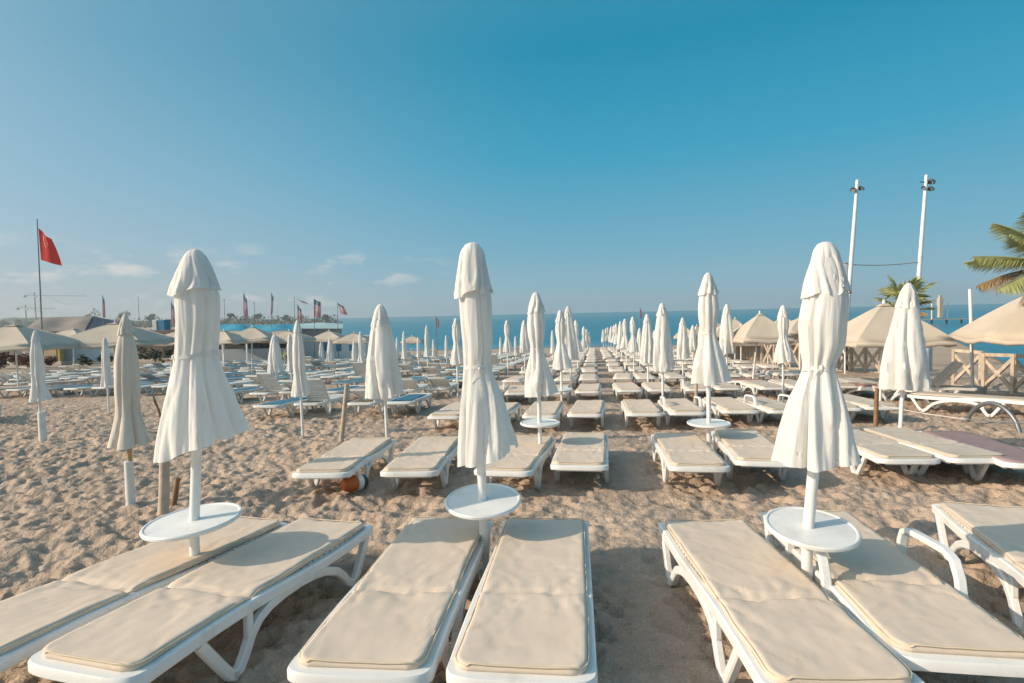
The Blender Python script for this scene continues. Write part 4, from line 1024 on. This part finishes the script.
for i, (px, yt, Yd, lab) in enumerate(((138, 297, 60, 'thin bare mast left of the nearest left parasol'), (224, 300, 50, 'thin bare mast right of the nearest left parasol'), (254, 303, 50, 'thin bare mast between the two tall banner flags'))):
    p = at(px, yt, Yd); b = MB(); b.tube([(0, 0, 0), (0, 0, p.z-gz(p.x, Yd))], [.03, .02], 8); b.lathe([(.05, p.z-gz(p.x, Yd)-.05), (.05, p.z-gz(p.x, Yd)+.05)], 8)
    o = b.build('mast', M['steel'], None, 50); o.location = (p.x, Yd, gz(p.x, Yd)); tag(o, lab, 'mast', 'thin bare masts')

# ------------------------------------------------------------------ small things on the sand, left and centre
def leaning_post(base, top, r_, m, label, name='post', cat='post', kinds=None):
    p = on_ground(*base); t = at(top[0], top[1], p.y); b = MB()
    d = t-p; b.tube([-d*.05, d*.3+Vector((.006, 0, 0)), d*.7, d], [r_, r_*.97, r_*.92, r_*.9], 10); o = b.build(name, m, None, 50); o.location = p; return tag(o, label, cat)
leaning_post((341, 442), (347, 384), .042, M['wood'], 'short bare wooden post leaning right, beside the slim parasol')
leaning_post((163, 514), (165, 447), .05, M['wood'], 'grey weathered post behind the hem of the nearest left parasol')
leaning_post((173, 507), (178, 478), .028, M['brown_wood'], 'short thin dark stake right of the weathered post')
leaning_post((160, 415), (153, 396), .03, M['brown_wood'], 'dark stick leaning against the front bare lounger behind the soiled parasol', 'stick', 'stick')
leaning_post((875, 433), (877, 388), .035, M['brown_wood'], 'rusty brown post in front of the big open parasol at right')
leaning_post((696, 407), (696, 365), .04, M['wood'], 'pale wooden shower post behind the second row right parasol')
# white sleeve of the soiled parasol, of the lone left one
for px, y0, y1, rr_, lab in ((131, 505, 461, .045, 'white plastic sleeve round the foot of the soiled parasol'), (43, 440, 412, .06, 'white plastic sleeve round the foot of the lone left parasol')):
    p = on_ground(px, y0); t = at(px, y1, p.y); b = MB(); hh = t.z-p.z; b.lathe([(rr_*.98, -.06), (rr_, .0), (rr_*.95, hh), (rr_*.7, hh+.004)], 16)
    o = b.build('pole_sleeve', M['plastic'], None, 50); o.location = p; tag(o, lab, 'sleeve')
# orange and white float lying under the second-row lounger
p = on_ground(354, 492); r = empty('float', p+Vector((0, 0, .10)), 'orange float with a white band lying under a second row lounger at left', 'float', rz=.5)
b = MB(); b.lathe([(.01, -.19), (.07, -.18), (.105, -.12), (.11, .0), (.11, .02)], 24); b.v = [(z, x, y) for x, y, z in b.v]; b.build('body', M['orange'], r, 50)
b = MB(); b.lathe([(.112, .022), (.116, .03), (.116, .10), (.112, .11)], 24); b.v = [(z, x, y) for x, y, z in b.v]; b.build('band', M['plastic'], r, 40)
b = MB(); b.lathe([(.11, .112), (.105, .16), (.07, .21), (.01, .22)], 24); b.v = [(z, x, y) for x, y, z in b.v]; b.build('end_cap', M['navy'], r, 50)
r.scale = (.78, .78, .78); r.rotation_euler = (0, .1, .9)

# ------------------------------------------------------------------ right side: light masts, fence, palms, odd loungers
def light_mast(base_px, top_px, Y, label, heads):
    p = at(*base_px, Y); g = Vector((p.x, Y, gz(p.x, Y))); t = at(*top_px, Y)
    r = empty('light_mast', g, label, 'light mast', 'tall white light masts')
    d = t-g; b = MB(); b.tube([Vector((0, 0, -.2)), d*.33, d*.66, d], [.10, .09, .08, .065], 14); b.build('mast', M['white_pole'], r, 50)
    b = MB(); zz = heads[0][1]; hp = at(top_px[0], zz, Y)-g; b.beam(hp+Vector((-.28, 0, 0)), hp+Vector((.28, 0, 0)), .04); b.build('crossbar', M['steel'], r)
    for dx, yy, sx in heads:
        c = at(top_px[0]+dx, yy, Y)-g; R = Matrix.Rotation(.5, 3, 'X') @ Matrix.Rotation(.4 if dx > 0 else -.4, 3, 'Z')
        b = MB(); b.box(c, (sx, .18, sx*.75), R); o = b.build('floodlight', M['dark'], r, bevel=.02)
        b = MB(); b.box(c+R @ Vector((0, -.10, 0)), (sx*.85, .02, sx*.6), R); b.build('lens', M['glass'], o)
        b = MB(); b.box(c+R @ Vector((0, .02, sx*.42)), (sx*.3, .1, .06), R); b.build('bracket', M['steel'], o)
    return g, t
Y1 = 24
light_mast((843, 372), (857.5, 180), Y1, 'tall white light mast right of the nearest right parasol', [(-4.5, 190, .19), (3.5, 188.5, .16)])
light_mast((912, 372), (926.5, 175), Y1, 'taller white light mast standing in front of the fan palm', [(5, 182, .22), (4.2, 189, .18), (-3, 188, .14)])
a = at(848.5, 264.5, Y1); c = at(920.5, 262, Y1); b = MB(); b.tube([a*(1-t)+c*t-Vector((0, 0, .08*math.sin(PI*t))) for t in [i/10 for i in range(11)]], .016, 6)
tag(b.build('cable', M['brown_wood'], None, 50), 'thin cable strung between the two light masts', 'cable')
p = at(846.5, 300, 23); g = Vector((p.x, 23, gz(p.x, 23))); r = empty('speaker_post', g, 'brown post with a small speaker beside the first light mast', 'post')
t = at(846, 263, 23)-g; b = MB(); b.beam((0, 0, -.1), t, .10); b.build('post', M['brown_wood'], r)
t2 = at(843, 270, 23)-g; b = MB(); b.box(t2+Vector((0, -.05, -.1)), (.22, .25, .62)); b.build('speaker', M['wall_white'], r, bevel=.03)
t3 = at(849, 284, 23)-g; b = MB(); b.beam(at(846.5, 278, 23)-g, at(851, 293, 23)-g, .05); b.beam(at(846.5, 293, 23)-g, at(851, 293, 23)-g, .05); b.build('bracket', M['brown_wood'], r)
# X-braced timber fence sections
def fence(x0, x1, yt0, yt1, yb0, yb1, bays, label):
    A = on_ground(x0, yb0); B = on_ground(x1, yb1); ta = at(x0, yt0, A.y); tb = at(x1, yt1, B.y)
    hA = ta.z-A.z; hB = tb.z-B.z
    r = empty('timber_fence', (A+B)/2, label, 'fence', 'timber fences with crossed braces'); O = (A+B)/2; w = .085
    P = [A+(B-A)*i/bays for i in range(bays+1)]; Hh = [hA+(hB-hA)*i/bays for i in range(bays+1)]
    for i in range(bays+1):
        b = MB(); b.beam(P[i]-O-Vector((0, 0, .2)), P[i]-O+Vector((0, 0, Hh[i])), w*1.15); b.build('post', M['wood'], r, bevel=.006)
    b = MB()
    for f_ in (1.0, .04): b.beam(P[0]-O+Vector((0, -.003, Hh[0]*f_-.04)), P[-1]-O+Vector((0, -.003, Hh[-1]*f_-.04)), w*.8, w)
    b.build('rail', M['wood'], r)
    for i in range(bays):
        b = MB(); lo = Vector((0, 0, .14)); 
        b.beam(P[i]-O+lo, P[i+1]-O+Vector((0, 0, Hh[i+1]-.1)), w*.7, w); b.beam(P[i]-O+Vector((0, .05, Hh[i]-.1)), P[i+1]-O+lo+Vector((0, .05, 0)), w*.7, w); b.build('cross_brace', M['wood'], r)
fence(984, 1046, 353, 355, 392, 398, 2, 'pale timber fence with crossed braces at the right edge, before the sea')
fence(954, 981, 349, 351, 386, 389, 1, 'short timber fence bay between the white pole and the leaning closed parasol')
fence(838, 880, 344, 345, 371, 373, 3, 'timber fence under the big open parasol')
fence(762, 800, 336, 338, 368, 369, 3, 'timber fence behind the tied closed parasol, mid right')
fence(885, 925, 347, 349, 374, 376, 2, 'timber fence behind the leaning closed parasol')
Y = 33; g = at(770, 350, Y); r = empty('beach_bar', (g.x, Y, gz(g.x, Y)), 'long low brown timber beach bar under the open parasols right of the aisle', 'beach bar')
b = MB()
for i in range(46):
    x0 = 694+i*3.2; px_box(b, x0, x0+2.9, 344.5-.02*(i), 361.5, Y+.02*(i % 3), .06)
local(r, b).build('board_front', M['tan'], r)
b = MB(); px_box(b, 692, 843, 342.3, 344, Y-.3, .8); local(r, b).build('counter_top', M['wood'], r)
b = MB(); px_box(b, 694, 840, 331.5, 342, Y+3.2, .1); local(r, b).build('back_screen', M['brown_roof'], r)
for px in (700, 728, 756, 784, 812, 838):
    t = at(px, 331, Y+3); b = MB(); b.beam((t.x, Y+3, gz(t.x, Y)), (t.x, Y+3, t.z), .12); local(r, b).build('post', M['wood'], r)
for i, (px, ty, hw_, by, ry, lab) in enumerate(((685, 327, 13, 362, 336, 'pale open parasol over the left end of the timber bar'), (724, 324, 17, 366, 334, 'pale open parasol over the timber bar, left of centre'), (768, 325, 17, 366, 335, 'low pale open parasol over the middle of the timber bar'),
        (790, 322, 19, 368, 334, 'pale open parasol over the timber bar, just left of the nearest right parasol'), (845, 318, 22, 374, 332, 'pale open parasol behind the first light mast'))):
    open_parasol((px, by), (px, ty), hw_, ry, 4, lab, .45+.23*i)
# white pole in a concrete foot
p = on_ground(973, 398); t = at(970, 289, p.y); r = empty('white_flagpole', p, 'bare white pole in a concrete foot at right', 'pole'); d = t-p
b = MB(); b.tube([(0, 0, 0), d*.5, d], .035, 12); b.build('pole', M['white_pole'], r, 50)
b = MB(); b.lathe([(.24, -.05), (.24, .18), (.20, .27), (.12, .29)], 20); b.build('foot', M['concrete'], r, 40)
# odd loungers at right
def odd_lounger(px, py, yaw, label, cushion, back=None, bmat=None, h=.0):
    p = on_ground(px, py); R = ground_frame(yaw)
    pr = lounger_parts(pl_frame if not back else od2_frame, pl_legs, cushion, back)
    return Kind('sun_lounger', pr).place(p, R, label, 'sun lounger', 'loungers outside the regular rows at right')
def back_cushion(angle, m):
    b = MB(); R = Matrix.Rotation(-angle, 3, 'X'); piv = Vector((0, .75, .34)); P = []
    for i in range(12):
        row = []
        for j in range(10):
            u = j/9*2-1; v = i/11
            e = min(1, (1-abs(u))*6, v*10+.3, (1-v)*10+.3); row.append(piv+R @ Vector((u*.28, -v*.72, .03+.04*e)))
        P.append(row)
    Q = [[p-R @ Vector((0, 0, .045)) for p in row][::-1] for row in P]
    b.grid(P); b.grid(Q); b.grid([P[0], Q[0][::-1]]); b.grid([P[-1], Q[-1][::-1]]); b.grid([[r_[0] for r_ in P], [r_[-1] for r_ in Q]]); b.grid([[r_[-1] for r_ in P], [r_[0] for r_ in Q]])
    return b.mesh('back_cushion', m, 60)
bc = back_cushion(.85, M['cushion_grey'])
o = odd_lounger(975, 402, -1.15, 'white lounger with steeply raised padded backrest before the right fence', cushion_mesh(M['cushion_grey'], 77, length=1.05, y0=.78, seam=3, hi=False), od2_back)
put('back_cushion', bc, o)
def placed_lounger(x, d, yaw, label, cushion, parts=None):
    return Kind('sun_lounger', parts or lounger_parts(pl_frame, pl_legs, cushion)).place((x, d, gz(x, d)-.03), ground_frame(yaw), label, 'sun lounger', 'loungers outside the regular rows at right')
placed_lounger(5.28, 5.5, .22, 'lounger with faded mauve mat under a rope at the right edge', cushion_mesh(M['purple'], 80, hi=False, th=.03))
placed_lounger(9.3, 12.6, -.5, 'lounger with dusty red mat under the big open parasol', cushion_mesh(M['maroon'], 82, hi=False))
placed_lounger(7.0, 15.5, -.9, 'lounger with brownish red mat beyond the tied parasol, middle of right side', cushion_mesh(M['maroon'], 85, hi=False))
placed_lounger(9.6, 10.2, -.6, 'worn padded lounger behind the dark bent arch at the right edge', cushion_mesh(M['cushion_grey'], 81, hi=False))
placed_lounger(-12.0, 12.2, -.6, 'bare lounger standing askew on open sand at the left edge', None, bare_kinds[1])
# dark bent arch (arm of a swing seat)
p = on_ground(966, 424); q = on_ground(1020, 433); b = MB(); pts = []
for i in range(15):
    t = i/14; pp = p*(1-t)+q*t; pts.append(pp-p+Vector((0, 0, .42*math.sin(PI*t)**.6)))
b.tube(pts, .035, 10); o = b.build('bent_arch', M['steel'], None, 60); o.location = p; tag(o, 'dark bent metal arch standing over the mauve lounger at right', 'frame')
# rope from the brown post to the right edge
a = on_ground(880, 433)+Vector((0, 0, .45)); c = on_ground(1075, 450)+Vector((0, 0, .35)); b = MB(); b.tube([a*(1-t)+c*t-Vector((0, 0, .08*math.sin(PI*t))) for t in [i/16 for i in range(17)]], .008, 6)
tag(b.build('rope', M['rope'], None, 50), 'white rope running from the rusty post to the right edge', 'rope')
# towel on the fence
p = at(922, 345, 14.5); b = MB(); P = []
for i in range(8):
    P.append([((j/8-.5)*.55, .06*math.sin(j*.9)-.05*(i > 0), -.09*i+.02*math.sin(j*.7)) for j in range(9)])
b.grid(P); o = b.build('hung_towel', M['towel_white'], None, 60); o.location = p; tag(o, 'pale blue towel hanging on the fence beside the leaning parasol', 'towel'); s_ = o.modifiers.new('cloth', 'SOLIDIFY'); s_.thickness = .012
# pier and its hut out on the water
Y = 150; g = at(939, 330, Y); r = empty('jetty', (g.x, Y, -3.25), 'wooden jetty with tall posts out on the water at right', 'jetty')
b = MB(); b.box((6, 0, 1.1), (26, 2.4, .25)); b.build('deck', M['wood'], r)
for dx in (-6, -2, 2, 6, 10, 14, 18): b = MB(); b.beam((dx, 0, -1), (dx, 0, 1.1), .3); b.build('pile', M['brown_wood'], r)
b = MB(); b.box((.2, 0, 4.2), (1.0, 1.0, 5.2)); b.box((.2, 0, 7.2), (.6, .6, .8)); b.build('lookout', M['wood'], r)
for dx in (-2, 2.2): b = MB(); b.beam((dx, 0, 1.2), (dx, 0, 5.6), .22); b.build('tall_post', M['white_pole'], r)
# palms
def date_frond(length, droop, seed, m):
    rg = random.Random(seed); b = MB(); pts = []
    for i in range(15):
        t = i/14; pts.append(Vector((length*t*math.cos(droop*t*.6), 0, length*(.30*t-droop*.55*t*t))))
    b.tube(pts, [.028*(1-t/15)+.004 for t in range(15)], 6)
    for i in range(1, 84):
        t = i/84; k = t*14; j = int(k); p = pts[j]*(1-(k-j))+pts[min(14, j+1)]*(k-j); d = (pts[min(14, j+1)]-pts[j]).normalized()
        ll = .48*length*.62*math.sin(PI*min(1, .15+t*.9))**.7+.05
        for s in (-1, 1):
            out = (d*.75+Vector((0, s*.75, -.18-.35*t+rg.uniform(-.12, .12)))).normalized()*ll*rg.uniform(.85, 1.1); w = Vector((0, 0, 1)).cross(out).normalized()*.009+Vector((0, 0, .005))
            m1 = p+out*.55+Vector((0, 0, -.015)); e = p+out+Vector((0, 0, -.22*ll-.06*rg.random()))
            b.add([p-w*.6, p+w*.6, m1+w, e, m1-w], [(0, 1, 2, 3, 4)])
    return b.mesh('frond', m, 60)
def date_palm(loc, h, fronds, label):
    r = empty('palm_tree', loc, label, 'palm tree'); b = MB(); N = 18
    b.tube([(0.03*math.sin(i*.6), 0, -.2+(h+.2)*i/N) for i in range(N+1)], [.19+.03*(i % 2)-.003*i for i in range(N+1)], 14); b.build('trunk', M['bark'], r, 30)
    for i, (az, pitch, ln, dr, dry) in enumerate(fronds):
        o = put('frond', date_frond(ln, dr, 300+i, M['palm_dry'] if dry else M['palm']), r)
        o.location = (0, 0, h); o.rotation_euler = (Matrix.Rotation(az, 3, 'Z') @ Matrix.Rotation(-pitch, 3, 'Y')).to_euler()
Yp = 10.2; cp = at(1062, 266, Yp); gp = gz(cp.x, Yp)
date_palm((cp.x, Yp, gp), cp.z-gp, [(PI, .95, 1.25, .5, 0), (PI+.1, .45, 1.25, .45, 0), (PI-.2, .02, 1.45, .30, 0), (PI+.15, -.40, 1.45, .35, 0), (PI+.3, -.62, 1.3, .5, 1), (PI-.35, -.30, 1.35, .45, 1), (PI-.5, .75, 1.4, .6, 0), (PI+.7, .3, 1.5, .5, 0), (PI-.9, .1, 1.5, .5, 0), (PI+.45, -.75, 1.1, .5, 1), (1.2, .5, 1.5, .6, 0), (.3, .3, 1.5, .6, 0), (-.6, .6, 1.5, .6, 0), (-1.3, .2, 1.5, .6, 0), (PI+1.3, .6, 1.4, .6, 0)],
    'palm with feathery green and dry fronds reaching in from the right edge')
def fan_leaf(size, seed, m):
    rg = random.Random(seed); b = MB(); b.tube([(0, 0, 0), (size*.45, 0, .03), (size*.85, 0, -.02)], [.018, .014, .008], 6); n = 26; c = Vector((size*.85, 0, -.02))
    for i in range(n):
        a = -2.1+4.2*i/(n-1); ln = size*(.75-.12*abs(a)/2.1)*rg.uniform(.9, 1.08); d = Vector((math.cos(a), math.sin(a), rg.uniform(-.05, .05))); s = Vector((-math.sin(a), math.cos(a), 0))
        z1 = .02*(1 if i % 2 else -1)
        b.add([c, c+d*ln*.55+s*ln*.05+Vector((0, 0, z1)), c+d*ln+Vector((0, 0, -.22*ln*rg.uniform(.4, 1.2))), c+d*ln*.55-s*ln*.05+Vector((0, 0, -z1))], [(0, 1, 2, 3)])
    return b.mesh('frond', m, 60)
Yp = 18; cp = at(905, 302, Yp); r = empty('fan_palm', (cp.x, Yp, gz(cp.x, Yp)), 'small fan palm rising behind the big open parasol', 'palm tree'); h = cp.z-gz(cp.x, Yp)
b = MB(); b.tube([(0, 0, -.2+(h+.2)*i/14) for i in range(15)], [.16+.025*(i % 2) for i in range(15)], 12); b.build('trunk', M['bark'], r, 30)
rg = random.Random(21)
for i in range(17):
    az = i*2.4; pit = 1.25-1.5*(i/17); dry = i > 13
    o = put('frond', fan_leaf(rg.uniform(.55, .72), 400+i, M['palm_dry'] if dry else M['palm']), r); o.location = (0, 0, h-.02*i)
    o.rotation_euler = (Matrix.Rotation(az, 3, 'Z') @ Matrix.Rotation(-pit, 3, 'Y')).to_euler()
print('objects', len(bpy.data.objects))

# ------------------------------------------------------------------ morning haze over the whole beach and bay
b = MB(); b.box((-100, 440, 6), (1700, 980, 44)); hz_m = bpy.data.materials.new('haze_air'); hz_m.use_nodes = True
hn = hz_m.node_tree.nodes; hn.remove(hn['Principled BSDF']); pv = hn.new('ShaderNodeVolumePrincipled')
pv.inputs['Color'].default_value = (.80, .88, .92, 1); pv.inputs['Density'].default_value = .0005; pv.inputs['Anisotropy'].default_value = .2
hz_m.node_tree.links.new(pv.outputs[0], hn['Material Output'].inputs['Volume'])
hz = b.build('haze', hz_m); tag(hz, 'pale morning haze over the beach and far shore', 'haze', kind='stuff')
